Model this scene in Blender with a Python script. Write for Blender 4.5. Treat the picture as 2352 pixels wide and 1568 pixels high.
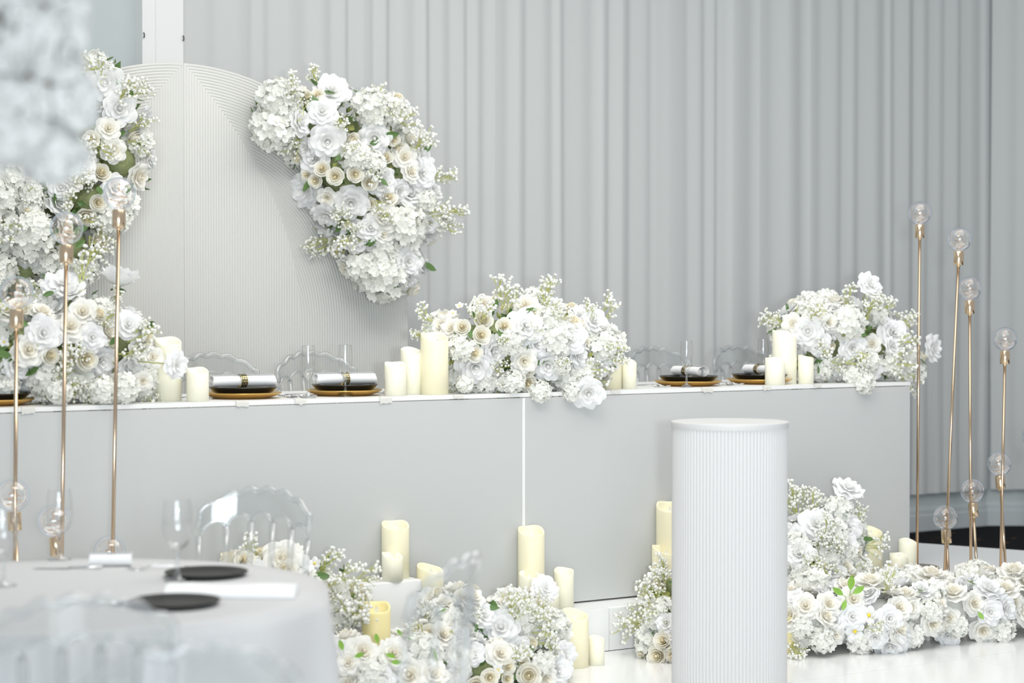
import bpy, math, random
import numpy as np
from mathutils import Vector, Matrix, Quaternion

random.seed(11)
for o in list(bpy.data.objects):
    bpy.data.objects.remove(o, do_unlink=True)
scene = bpy.context.scene
COL = scene.collection
pi = math.pi

# ------------------------------------------------------------------ camera
# world frame: x runs along the head table (right, away), y goes behind it, z up;
# the origin lies under the far front corner of the head table.
F_PX, CX, CY, CAM_H = 4573.0, 1176.0, 784.0, 1.55
AZ = math.radians(56.4)
PITCH = math.atan(79.0 / F_PX)
F0 = Vector((math.cos(AZ), math.sin(AZ), 0))
RT = Vector((math.sin(AZ), -math.cos(AZ), 0))
FW = F0 * math.cos(PITCH) - Vector((0, 0, 1)) * math.sin(PITCH)
UP = Vector((0, 0, 1)) * math.cos(PITCH) + F0 * math.sin(PITCH)
LEDGE, STAGE, TOP = 0.195, 0.41, 1.165


def ray(px, py):
    return FW + RT * ((px - CX) / F_PX) + UP * ((CY - py) / F_PX)


_r = ray(2090, 1308)
_t = (LEDGE - CAM_H) / _r.z
CAM = Vector((-_r.x * _t, -_r.y * _t, CAM_H))


def on_z(px, py, z):
    r = ray(px, py)
    return CAM + r * ((z - CAM.z) / r.z)


def on_y(px, py, y):
    r = ray(px, py)
    return CAM + r * ((y - CAM.y) / r.y)


def at_d(px, py, d):
    r = ray(px, py)
    return CAM + r * (d / r.dot(F0))


def ppm(p):
    """pixels per metre at a world point"""
    return F_PX / (Vector(p) - CAM).dot(F0)


cam_data = bpy.data.cameras.new('camera')
cam = bpy.data.objects.new('camera', cam_data)
COL.objects.link(cam)
cam.matrix_world = Matrix((
    (RT.x, UP.x, -FW.x, CAM.x), (RT.y, UP.y, -FW.y, CAM.y), (RT.z, UP.z, -FW.z, CAM.z), (0, 0, 0, 1)))
cam_data.sensor_width = 36.0
cam_data.lens = F_PX / 2352.0 * 36.0
cam_data.clip_end = 100
cam_data.dof.use_dof = True
cam_data.dof.focus_distance = 9.0
cam_data.dof.aperture_fstop = 1.9
scene.camera = cam

# ------------------------------------------------------------------ light
vs = scene.view_settings
vs.view_transform = 'Standard'
vs.look = 'None'
vs.gamma = 1.0
vs.use_curve_mapping = False
vs.exposure = 0.04

world = bpy.data.worlds.new('world')
scene.world = world
world.use_nodes = True
bg = world.node_tree.nodes['Background']
bg.inputs[0].default_value = (0.89, 0.94, 1.0, 1)
bg.inputs[1].default_value = 0.47


def area(name, loc, target, size, energy, color, size_y=None, shape='RECTANGLE'):
    l = bpy.data.lights.new(name, 'AREA')
    l.shape = shape
    l.size = size
    if size_y:
        l.size_y = size_y
    l.energy = energy
    l.color = color
    o = bpy.data.objects.new(name, l)
    COL.objects.link(o)
    o.location = loc
    o.rotation_euler = (Vector(target) - Vector(loc)).to_track_quat('-Z', 'Y').to_euler()
    return o


# hall lamps on the ceiling before the stage, the windows behind the camera, the photographer's flash
area('ceiling_stage_light_offscreen', (-4.6, -2.9, 4.55), (-3.0, 2.2, 1.0), 2.4, 62, (1.0, 0.965, 0.90), 1.2)
area('ceiling_light_offscreen', (-2.0, -1.8, 4.6), (-1.95, -1.6, 0), 5.0, 145, (1.0, 0.98, 0.94), 4.0)
win_at = CAM - F0 * 5.0 + Vector((0, 0, 0.25))
area('window_behind_offscreen', win_at, win_at + F0 * 8 + Vector((0, 0, -0.5)), 5.0, 450, (0.82, 0.92, 1.0), 2.6)
flash_at = CAM + RT * 0.32 + Vector((0, 0, 0.03))
area('camera_flash_offscreen', flash_at, flash_at + F0 * 8 + RT * 0.9 + Vector((0, 0, -0.2)), 0.16, 20, (0.90, 0.96, 1.0), 0.16).data.spread = math.radians(60)


# ------------------------------------------------------------------ materials
def new_mat(name):
    m = bpy.data.materials.new(name)
    m.use_nodes = True
    nt = m.node_tree
    return m, nt, nt.nodes['Principled BSDF']


def pbr(name, color, rough=0.5, metal=0.0, spec=0.5, sss=0.0, noise=None, bump=None, coat=0.0):
    m, nt, b = new_mat(name)
    b.inputs['Base Color'].default_value = (*color, 1)
    b.inputs['Roughness'].default_value = rough
    b.inputs['Metallic'].default_value = metal
    b.inputs['Specular IOR Level'].default_value = spec
    if coat:
        b.inputs['Coat Weight'].default_value = coat
    if sss:
        b.inputs['Subsurface Weight'].default_value = sss
        b.inputs['Subsurface Radius'].default_value = (0.03, 0.022, 0.012)
        b.inputs['Subsurface Scale'].default_value = 0.6
    tc = nt.nodes.new('ShaderNodeTexCoord')
    if noise:
        sc, amt = noise
        n = nt.nodes.new('ShaderNodeTexNoise')
        n.inputs['Scale'].default_value = sc
        n.inputs['Detail'].default_value = 3
        nt.links.new(tc.outputs['Object'], n.inputs['Vector'])
        mx = nt.nodes.new('ShaderNodeMix')
        mx.data_type = 'RGBA'
        mx.inputs[6].default_value = (*[c * (1 - amt) for c in color], 1)
        mx.inputs[7].default_value = (*[min(1, c * (1 + amt)) for c in color], 1)
        nt.links.new(n.outputs['Fac'], mx.inputs[0])
        nt.links.new(mx.outputs[2], b.inputs['Base Color'])
    if bump:
        sc, st = bump
        n = nt.nodes.new('ShaderNodeTexNoise')
        n.inputs['Scale'].default_value = sc
        n.inputs['Detail'].default_value = 4
        nt.links.new(tc.outputs['Object'], n.inputs['Vector'])
        bp = nt.nodes.new('ShaderNodeBump')
        bp.inputs['Strength'].default_value = st
        bp.inputs['Distance'].default_value = 0.002
        nt.links.new(n.outputs['Fac'], bp.inputs['Height'])
        nt.links.new(bp.outputs[0], b.inputs['Normal'])
    return m


def petal_mat(name, outer, inner, r0=0.1, r1=0.7, trans=0.28):
    """thin petal: diffuse + translucent; the petal's own tint runs from the heart outward"""
    m = bpy.data.materials.new(name)
    m.use_nodes = True
    nt = m.node_tree
    nt.nodes.clear()
    out = nt.nodes.new('ShaderNodeOutputMaterial')
    mix = nt.nodes.new('ShaderNodeMixShader')
    mix.inputs[0].default_value = trans
    d = nt.nodes.new('ShaderNodeBsdfDiffuse')
    t = nt.nodes.new('ShaderNodeBsdfTranslucent')
    tc = nt.nodes.new('ShaderNodeTexCoord')
    ln = nt.nodes.new('ShaderNodeVectorMath')
    ln.operation = 'LENGTH'
    mp = nt.nodes.new('ShaderNodeMapRange')
    mp.inputs[1].default_value = r0
    mp.inputs[2].default_value = r1
    mx = nt.nodes.new('ShaderNodeMix')
    mx.data_type = 'RGBA'
    mx.inputs[6].default_value = (*inner, 1)
    mx.inputs[7].default_value = (*outer, 1)
    sep = nt.nodes.new('ShaderNodeVectorMath')
    sep.operation = 'MULTIPLY'
    sep.inputs[1].default_value = (1, 1, 0)
    nt.links.new(tc.outputs['Object'], sep.inputs[0])
    nt.links.new(sep.outputs[0], ln.inputs[0])
    nt.links.new(ln.outputs['Value'], mp.inputs[0])
    nt.links.new(mp.outputs[0], mx.inputs[0])
    for s in (d, t):
        nt.links.new(mx.outputs[2], s.inputs[0])
    nt.links.new(d.outputs[0], mix.inputs[1])
    nt.links.new(t.outputs[0], mix.inputs[2])
    nt.links.new(mix.outputs[0], out.inputs[0])
    return m


def clear_shell(name, tint=(1, 1, 1), strength=1.0, rough=0.02, blend=0.35, film=False):
    """thin clear wall: mostly transparent, reflecting towards grazing angles"""
    m = bpy.data.materials.new(name)
    m.use_nodes = True
    nt = m.node_tree
    nt.nodes.clear()
    out = nt.nodes.new('ShaderNodeOutputMaterial')
    mix = nt.nodes.new('ShaderNodeMixShader')
    tr = nt.nodes.new('ShaderNodeBsdfTransparent')
    tr.inputs[0].default_value = (*tint, 1)
    gl = nt.nodes.new('ShaderNodeBsdfGlossy')
    gl.inputs['Roughness'].default_value = rough
    lw = nt.nodes.new('ShaderNodeLayerWeight')
    lw.inputs[0].default_value = 0.5
    pw = nt.nodes.new('ShaderNodeMath')
    pw.operation = 'POWER'
    pw.inputs[1].default_value = blend
    nt.links.new(lw.outputs['Facing'], pw.inputs[0])
    mu = nt.nodes.new('ShaderNodeMath')
    mu.operation = 'MULTIPLY_ADD'
    mu.inputs[1].default_value = strength
    mu.inputs[2].default_value = 0.07
    mu.use_clamp = True
    nt.links.new(pw.outputs[0], mu.inputs[0])
    nt.links.new(mu.outputs[0], mix.inputs[0])
    nt.links.new(tr.outputs[0], mix.inputs[1])
    nt.links.new(gl.outputs[0], mix.inputs[2])
    nt.links.new(mix.outputs[0], out.inputs[0])
    if film:
        cr = nt.nodes.new('ShaderNodeValToRGB')
        e = cr.color_ramp.elements
        e[0].position, e[0].color = 0.0, (1, 1, 1, 1)
        e[1].position, e[1].color = 1.0, (0.75, 0.85, 1, 1)
        for p, c in ((0.35, (1, 0.94, 0.88, 1)), (0.6, (0.9, 0.86, 1, 1)), (0.8, (0.8, 1, 0.96, 1))):
            k = e.new(p)
            k.color = c
        nt.links.new(lw.outputs['Facing'], cr.inputs[0])
        nt.links.new(cr.outputs[0], gl.inputs[0])
    return m


def solid_glass(name, rough=0.0, ior=1.47, color=(1, 1, 1)):
    m, nt, b = new_mat(name)
    b.inputs['Base Color'].default_value = (*color, 1)
    b.inputs['Transmission Weight'].default_value = 1.0
    b.inputs['Roughness'].default_value = rough
    b.inputs['IOR'].default_value = ior
    return m


def clear_acrylic(name, st=0.85, milk=0.10, bl=1.5):
    """moulded clear plastic: see-through, glossy towards its edges, a little milky"""
    m = clear_shell(name, tint=(0.955, 0.965, 0.965), strength=st, rough=0.07, blend=bl)
    nt = m.node_tree
    out = [n for n in nt.nodes if n.type == 'OUTPUT_MATERIAL'][0]
    mix = out.inputs[0].links[0].from_node
    d = nt.nodes.new('ShaderNodeBsdfDiffuse')
    d.inputs[0].default_value = (0.95, 0.955, 0.96, 1)
    t = nt.nodes.new('ShaderNodeBsdfTranslucent')
    t.inputs[0].default_value = (0.95, 0.955, 0.96, 1)
    m1, m2 = nt.nodes.new('ShaderNodeMixShader'), nt.nodes.new('ShaderNodeMixShader')
    m1.inputs[0].default_value = 0.5
    m2.inputs[0].default_value = milk
    nt.links.new(d.outputs[0], m1.inputs[1])
    nt.links.new(t.outputs[0], m1.inputs[2])
    nt.links.new(mix.outputs[0], m2.inputs[1])
    nt.links.new(m1.outputs[0], m2.inputs[2])
    nt.links.new(m2.outputs[0], out.inputs[0])
    return m


M = {}
M['petal_white'] = petal_mat('petal_white', (0.96, 0.96, 0.955), (0.96, 0.955, 0.935))
M['petal_ivory'] = petal_mat('petal_ivory', (0.955, 0.945, 0.90), (0.945, 0.90, 0.78))
M['petal_cream'] = petal_mat('petal_cream', (0.94, 0.92, 0.84), (0.93, 0.85, 0.62), 0.02, 0.45)
M['petal_hyd'] = petal_mat('petal_hydrangea', (0.95, 0.95, 0.90), (0.95, 0.95, 0.90))
M['petal_pale'] = petal_mat('petal_pale', (0.84, 0.84, 0.82), (0.84, 0.84, 0.82))
M['petal_tip'] = petal_mat('bud_white', (0.95, 0.95, 0.90), (0.95, 0.95, 0.90), trans=0.2)
M['stamen'] = pbr('stamen_yellow', (0.85, 0.66, 0.05), 0.6)
M['eye'] = pbr('floret_eye', (0.55, 0.55, 0.28), 0.7)
M['stem'] = pbr('stem_green', (0.36, 0.40, 0.11), 0.6, noise=(8, 0.25))
M['sprig'] = pbr('sprig_green', (0.55, 0.57, 0.18), 0.6)
M['leaf'] = pbr('leaf_green', (0.10, 0.19, 0.05), 0.45, noise=(6, 0.35))
M['leaf_light'] = pbr('leaf_light_green', (0.24, 0.45, 0.06), 0.45, noise=(6, 0.3))
M['moss'] = pbr('filler_green', (0.30, 0.34, 0.16), 0.9, noise=(60, 0.5), bump=(80, 1.0))
M['wax'] = pbr('wax_ivory', (0.90, 0.875, 0.72), 0.5, sss=0.35, bump=(60, 0.08))
M['wax_yellow'] = pbr('wax_cream', (0.90, 0.845, 0.62), 0.5, sss=0.35, bump=(60, 0.08))
M['wax_deep'] = pbr('wax_yellow', (0.90, 0.79, 0.42), 0.5, sss=0.35, bump=(60, 0.08))
M['wick'] = pbr('flame_tab_white', (0.85, 0.85, 0.8), 0.4)
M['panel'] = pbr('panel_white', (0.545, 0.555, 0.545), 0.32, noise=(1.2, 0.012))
M['white_paint'] = pbr('painted_white', (0.82, 0.82, 0.80), 0.45)
M['arch'] = pbr('arch_white', (0.62, 0.615, 0.585), 0.55)
M['pedestal'] = pbr('pedestal_white', (0.615, 0.61, 0.60), 0.5)
M['stage'] = pbr('stage_white', (0.90, 0.905, 0.90), 0.35, noise=(2, 0.02))
M['floor_tile'] = pbr('floor_gloss_white', (0.92, 0.92, 0.91), 0.18, noise=(1.5, 0.02))
M['grout'] = pbr('floor_joint', (0.62, 0.61, 0.58), 0.7)
M['wall'] = pbr('wall_paint', (0.52, 0.565, 0.565), 0.7, noise=(3, 0.015))
M['base'] = pbr('baseboard_paint', (0.54, 0.575, 0.58), 0.45)
M['curtain'] = pbr('curtain_fabric', (0.60, 0.61, 0.595), 0.85, bump=(220, 0.15))
M['tape'] = pbr('masking_tape', (0.66, 0.645, 0.60), 0.7, bump=(90, 0.3))
M['gold'] = pbr('polished_gold', (0.80, 0.62, 0.42), 0.18, metal=1.0)
M['gold_rod'] = pbr('rose_gold', (0.62, 0.47, 0.33), 0.22, metal=1.0)
M['charger'] = pbr('gold_charger', (0.72, 0.46, 0.13), 0.28, metal=0.85)
M['black'] = pbr('black_glaze', (0.012, 0.012, 0.011), 0.22, coat=0.3)
M['plate_fg'] = pbr('dark_stoneware', (0.014, 0.014, 0.012), 0.45, spec=0.25)
M['silver'] = pbr('steel', (0.78, 0.78, 0.78), 0.12, metal=1.0)
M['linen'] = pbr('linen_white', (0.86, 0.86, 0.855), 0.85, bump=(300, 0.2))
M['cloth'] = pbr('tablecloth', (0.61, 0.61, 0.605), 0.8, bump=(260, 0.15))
M['ink'] = pbr('key_pattern_black', (0.02, 0.018, 0.015), 0.4)
M['ring'] = pbr('ring_gold', (0.83, 0.68, 0.34), 0.25, metal=0.9)
M['shell'] = clear_shell('glass_shell', strength=0.85, blend=2.2)
M['bulb'] = clear_shell('bulb_glass', strength=0.9, blend=2.0, film=True)
M['glass'] = clear_acrylic('stem_glass', 0.8, 0.06, 1.6)
M['acrylic'] = clear_acrylic('clear_acrylic')
M['acrylic_sheet'] = clear_acrylic('clear_acrylic_sheet', 0.25, 0.015, 3.0)
M['filament'] = pbr('copper_wire', (0.75, 0.5, 0.32), 0.3, metal=1.0)
M['dark'] = pbr('dark_metal', (0.05, 0.05, 0.05), 0.5)
M['branch'] = pbr('branch_brown', (0.20, 0.14, 0.10), 0.8)

# carpet: near black with dull orange dashes
m, nt, b = new_mat('carpet_dark')
tc = nt.nodes.new('ShaderNodeTexCoord')
vo = nt.nodes.new('ShaderNodeTexVoronoi')
vo.inputs['Scale'].default_value = 7
nz = nt.nodes.new('ShaderNodeTexNoise')
nz.inputs['Scale'].default_value = 9
cr = nt.nodes.new('ShaderNodeValToRGB')
cr.color_ramp.elements[0].position = 0.1
cr.color_ramp.elements[0].color = (0.16, 0.075, 0.03, 1)
cr.color_ramp.elements[1].position = 0.2
cr.color_ramp.elements[1].color = (0.008, 0.008, 0.009, 1)
nt.links.new(tc.outputs['Object'], vo.inputs['Vector'])
nt.links.new(vo.outputs['Distance'], cr.inputs[0])
nt.links.new(cr.outputs[0], b.inputs['Base Color'])
b.inputs['Roughness'].default_value = 0.95
b.inputs['Specular IOR Level'].default_value = 0.1
M['carpet'] = m


# ------------------------------------------------------------------ mesh helpers
class MB:
    def __init__(self):
        self.v, self.f, self.m = [], [], []

    def add(self, verts, faces, mi=0):
        o = len(self.v)
        self.v.extend([tuple(p) for p in verts])
        self.f.extend([tuple(i + o for i in f) for f in faces])
        self.m.extend([mi] * len(faces))
        return self

    def box(self, x0, x1, y0, y1, z0, z1, mi=0):
        v = [(x, y, z) for z in (z0, z1) for y in (y0, y1) for x in (x0, x1)]
        f = [(0, 2, 3, 1), (4, 5, 7, 6), (0, 1, 5, 4), (2, 6, 7, 3), (0, 4, 6, 2), (1, 3, 7, 5)]
        return self.add(v, f, mi)

    def grid(self, fn, nu, nv, mi=0, close_u=False):
        v = [fn(i / (nu if close_u else nu), j / nv) for j in range(nv + 1) for i in range(nu if close_u else nu + 1)]
        w = nu if close_u else nu + 1
        f = []
        for j in range(nv):
            for i in range(nu):
                i2 = (i + 1) % w if close_u else i + 1
                f.append((j * w + i, j * w + i2, (j + 1) * w + i2, (j + 1) * w + i))
        return self.add(v, f, mi)

    def lathe(self, prof, seg=32, c=(0, 0, 0), mi=0, closed=False):
        n = len(prof)
        v, f = [], []
        for (r, z) in prof:
            for k in range(seg):
                a = 2 * pi * k / seg
                v.append((c[0] + r * math.cos(a), c[1] + r * math.sin(a), c[2] + z))
        for j in range(n - 1):
            for k in range(seg):
                k2 = (k + 1) % seg
                f.append((j * seg + k, j * seg + k2, (j + 1) * seg + k2, (j + 1) * seg + k))
        return self.add(v, f, mi)

    def tube(self, pts, rad, seg=8, mi=0, cap=True, flat=1.0):
        pts = [Vector(p) for p in pts]
        n = len(pts)
        rads = rad if isinstance(rad, (list, tuple)) else [rad] * n
        v, f = [], []
        ref = None
        for i, p in enumerate(pts):
            t = (pts[min(i + 1, n - 1)] - pts[max(i - 1, 0)])
            if t.length < 1e-9:
                t = Vector((0, 0, 1))
            t.normalize()
            if ref is None:
                ref = Vector((1, 0, 0)) if abs(t.x) < 0.9 else Vector((0, 1, 0))
            a = (ref - t * ref.dot(t)).normalized()
            ref = a
            b_ = t.cross(a)
            for k in range(seg):
                an = 2 * pi * k / seg
                v.append(p + (a * math.cos(an) + b_ * math.sin(an) * flat) * rads[i])
        for j in range(n - 1):
            for k in range(seg):
                k2 = (k + 1) % seg
                f.append((j * seg + k, j * seg + k2, (j + 1) * seg + k2, (j + 1) * seg + k))
        if cap:
            f.append(tuple(range(seg - 1, -1, -1)))
            f.append(tuple((n - 1) * seg + k for k in range(seg)))
        return self.add(v, f, mi)

    def ball(self, c, r, mi=0, seg=6, rings=4, sc=(1, 1, 1)):
        v = [(c[0], c[1], c[2] - r * sc[2])]
        for j in range(1, rings):
            ph = -pi / 2 + pi * j / rings
            for k in range(seg):
                a = 2 * pi * k / seg
                v.append((c[0] + r * sc[0] * math.cos(ph) * math.cos(a), c[1] + r * sc[1] * math.cos(ph) * math.sin(a), c[2] + r * sc[2] * math.sin(ph)))
        v.append((c[0], c[1], c[2] + r * sc[2]))
        f = []
        for k in range(seg):
            f.append((0, 1 + (k + 1) % seg, 1 + k))
        for j in range(rings - 2):
            for k in range(seg):
                a0, a1 = 1 + j * seg + k, 1 + j * seg + (k + 1) % seg
                f.append((a0, a1, a1 + seg, a0 + seg))
        o = 1 + (rings - 2) * seg
        for k in range(seg):
            f.append((o + k, o + (k + 1) % seg, len(v) - 1))
        return self.add(v, f, mi)

    def mesh(self, name, mats, smooth=True):
        me = bpy.data.meshes.new(name)
        me.from_pydata(self.v, [], self.f)
        for mt in (mats if isinstance(mats, (list, tuple)) else [mats]):
            me.materials.append(M[mt])
        me.polygons.foreach_set('material_index', self.m)
        if smooth is not False:
            me.polygons.foreach_set('use_smooth', [True] * len(self.f))
            if smooth == 'edge':
                me.set_sharp_from_angle(angle=math.radians(40))
        me.update()
        return me


def obj(name, mesh, parent=None, loc=(0, 0, 0), rot=None, scale=None):
    o = bpy.data.objects.new(name, mesh)
    COL.objects.link(o)
    if parent:
        o.parent = parent
    o.location = loc
    if rot is not None:
        if isinstance(rot, Quaternion):
            o.rotation_mode = 'QUATERNION'
            o.rotation_quaternion = rot
        else:
            o.rotation_euler = rot
    if scale is not None:
        o.scale = (scale,) * 3 if isinstance(scale, (int, float)) else scale
    return o


def tag(o, label, cat, group=None):
    o['label'] = label
    o['category'] = cat
    if group:
        o['group'] = group
    return o


def thing(name, label, cat, loc=(0, 0, 0), rotz=0.0, group=None):
    o = bpy.data.objects.new(name, None)
    o.empty_display_size = 0.1
    COL.objects.link(o)
    o.location = loc
    o.rotation_euler = (0, 0, rotz)
    return tag(o, label, cat, group)


def struct(name, mesh, parent=None, **k):
    o = obj(name, mesh, parent, **k)
    o['kind'] = 'structure'
    return o


# ------------------------------------------------------------------ setting
WALL_Y = 2.5
CORNER = on_z(2264, 1206, -0.012)
WALL_Y = CORNER.y
XL, ZC = -9.5, 4.6

mb = MB()
mb.add([(-12, -9, -0.012), (9, -9, -0.012), (9, 6, -0.012), (-12, 6, -0.012)], [(0, 1, 2, 3)])
floor = struct('floor', mb.mesh('carpet', 'carpet', False))

# white dance floor laid over the carpet: slab with single boards near the stage
dance = struct('floor_dance', MB().box(-11.5, 3.2, -8.8, -0.19, -0.012, -0.004).mesh('dance_slab', 'grout', False))
TS = 1.02
tile_me = {}
ix0, ix1, iy0, iy1 = -11, 3, -9, 0
for i in range(ix0, ix1):
    for j in range(iy0, iy1):
        k = 'tile'
        if k not in tile_me:
            g = 0.0015
            tile_me[k] = MB().box(g, TS - g, g, TS - g, -0.004, 0.0).mesh('floor_tile', 'floor_tile', False)
        x, y = i * TS + 0.15, j * TS - 0.19 + (TS if False else 0)
        o = obj('floor_tile', tile_me[k], dance, (x, y, 0))

# low ledge in front, raised stage behind the panels
q1, q2 = on_z(2113, 1247, LEDGE), on_z(2352, 1264, LEDGE)
dq = (q2 - q1) / (q2.y - q1.y)
e1 = q1 + dq * (WALL_Y - 0.3 - q1.y)
e2 = q1 + dq * (-0.19 - q1.y)
poly = [(-8.6, -0.17), (e2.x, -0.17), (e1.x, e1.y), (-8.6, e1.y)]
mb = MB()
n = len(poly)
mb.add([(x, y, 0.0) for x, y in poly] + [(x, y, LEDGE) for x, y in poly],
       [tuple(range(n, 2 * n)), tuple(range(n - 1, -1, -1))] + [(i, (i + 1) % n, n + (i + 1) % n, n + i) for i in range(n)])
ledge = struct('stage_ledge', mb.mesh('ledge', 'stage', False))
seam_x = on_y(1399, 1440, -0.19).x
for k in range(-5, 3):
    a, c = seam_x + k * 1.22, seam_x + (k + 1) * 1.22
    c = min(c, e2.x)
    if c - a < 0.05:
        continue
    mm = MB().box(a + 0.0015, c - 0.0015, -0.19, -0.169, 0.002, LEDGE - 0.003 + 0.003 * (k % 2)).mesh('fascia', 'stage', False)
    obj('fascia_board', mm, ledge)
upper = struct('stage_platform', MB().box(-8.4, -0.12, 0.06, WALL_Y - 0.25, LEDGE, STAGE).mesh('stage_platform', 'stage', False))

# back wall, turned wall at the right, baseboards
WD = RT.copy()
wend = Vector((CORNER.x, CORNER.y, 0)) + WD * 3.2
mb = MB().box(XL, CORNER.x, WALL_Y, WALL_Y + 0.12, -0.012, ZC)
struct('wall_back', mb.mesh('wall_back', 'wall', False))
nrm = Vector((-WD.y, WD.x, 0))
c0, c1 = Vector((CORNER.x, CORNER.y, 0)), wend
mb = MB()
b4 = [c0, c1, c1 + nrm * 0.12, c0 + nrm * 0.12]
mb.add([(p.x, p.y, -0.012) for p in b4] + [(p.x, p.y, ZC) for p in b4],
       [(0, 1, 5, 4), (1, 2, 6, 5), (2, 3, 7, 6), (3, 0, 4, 7), (4, 5, 6, 7)])
struct('wall_right', mb.mesh('wall_right', 'wall', False))


def skirting(name, a, b):
    a, b = Vector(a), Vector(b)
    d = (b - a).normalized()
    nn = Vector((d.y, -d.x, 0))
    prof = [(0.0, 0.165), (0.008, 0.165), (0.010, 0.150), (0.018, 0.146), (0.018, 0.115), (0.024, 0.108), (0.024, 0.0), (0, 0)]
    mb = MB()
    L = [a + nn * p[0] + Vector((0, 0, p[1] - 0.012)) for p in prof]
    R_ = [b + nn * p[0] + Vector((0, 0, p[1] - 0.012)) for p in prof]
    k = len(prof)
    mb.add(L + R_, [(i, k + i, k + (i + 1) % k, (i + 1) % k) for i in range(k)])
    return struct(name, mb.mesh(name, 'base', False))


skirting('baseboard_back', (XL, WALL_Y, 0), (CORNER.x, WALL_Y, 0))
skirting('baseboard_right', c0, c1)

# flat pilaster left of the curtain, with two small dark hooks
PX0, PX1 = on_y(327, 100, WALL_Y - 0.1).x, on_y(420, 100, WALL_Y - 0.1).x
xm = on_y(357, 100, WALL_Y - 0.1).x
mb = MB().box(PX0, PX1, WALL_Y - 0.10, WALL_Y, STAGE, ZC)
pil = struct('trim_1', mb.mesh('pilaster', 'white_paint', False))
obj('face_panel', MB().box(xm, PX1, WALL_Y - 0.106, WALL_Y - 0.10, STAGE, ZC).mesh('pilaster_face', 'white_paint', False), pil)
for x in (PX0 + 0.004, PX1 - 0.002):
    z = on_y(420, 88, WALL_Y - 0.1).z
    h = MB().tube([(x, WALL_Y - 0.107, z + 0.012), (x, WALL_Y - 0.118, z + 0.004), (x, WALL_Y - 0.116, z - 0.014), (x, WALL_Y - 0.108, z - 0.012)], 0.0035, 6)
    obj('hook', h.mesh('hook', 'dark'), pil)


# ------------------------------------------------------------------ curtains: pleated drape panels hung on the back and side wall
def pleats(s0, s1, rnd):
    """profile of irregular knife pleats as (s, depth) points; also the indices of the crests"""
    pts, crest = [(s0, 0.0)], []
    s = s0
    while s < s1 - 1e-6:
        w = rnd.choice((0.09, 0.13, 0.16, 0.19, 0.24)) * rnd.uniform(0.85, 1.15)
        if s1 - (s + w) < 0.08:
            w = s1 - s
        a = rnd.uniform(0.010, 0.026) * (0.7 + w * 2)
        b0 = rnd.uniform(0.0, 0.012)
        tk = rnd.uniform(0.42, 0.64)
        for t, dd in ((0.06, 0.04), (0.16, 0.18), (0.34, 0.52), (tk * 0.85, 0.9), (tk, 1.0), (tk + (1 - tk) * 0.3, 0.9), (tk + (1 - tk) * 0.65, 0.4), (tk + (1 - tk) * 0.9, 0.06)):
            if dd == 1.0:
                crest.append(len(pts))
            pts.append((s + w * t, b0 + a * dd))
        s += w
    pts.append((s1, 0.0))
    return pts, crest


def curtain(name, fn, pts, z0, z1, label, group):
    """fn(s, depth) -> (x, y)"""
    zs = [z0, z0 + 0.4, z0 + 1.2, z1]
    v = []
    for jz, z in enumerate(zs):
        k = (1.0, 0.98, 0.97, 0.95)[jz]
        for (s_, d_) in pts:
            x, y = fn(s_ + 0.006 * math.sin(3 * z + 7 * s_), d_ * k)
            v.append((x, y, z))
    n = len(pts)
    f = [(j * n + i, j * n + i + 1, (j + 1) * n + i + 1, (j + 1) * n + i) for j in range(len(zs) - 1) for i in range(n - 1)]
    return tag(obj(name, MB().add(v, f).mesh(name, 'curtain')), label, 'curtain', group)


HEM = 0.25
rnd = random.Random(5)
LB = 'floor length off-white pleated curtain hung along the wall behind the head table'
nP = 6
sA, sB = PX1 + 0.002, CORNER.x - 0.01
prof, crest = pleats(sA, sB, rnd)
cuts = [0] + [crest[round(len(crest) * k / nP)] for k in range(1, nP)] + [len(prof) - 1]
for a, c in zip(cuts[:-1], cuts[1:]):
    curtain('curtain', lambda s, d: (s, WALL_Y - 0.03 - d), prof[a:c + 1], HEM, ZC - 0.05, LB, 'curtain panels on the back wall')
prof, crest = pleats(0.02, 3.0, rnd)
curtain('curtain', lambda s, d: tuple((c0 + WD * s - nrm * (0.03 + d)).xy), prof, HEM, ZC - 0.05,
        'pleated curtain on the turned wall past the black carpet', 'curtain panels on the turned wall')

# ------------------------------------------------------------------ ribbed arch backdrop on the stage
ARCH_Y = 1.5
a_top = on_y(422, 145, ARCH_Y)
a_right = on_y(937, 700, ARCH_Y)
AR = a_right.x - a_top.x
AX = a_top.x
ASP = a_top.z - AR
arch = thing('arch_backdrop', 'white round-topped backdrop arch with fine mitred ribs behind the head table', 'backdrop', (AX, ARCH_Y, STAGE))


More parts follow.
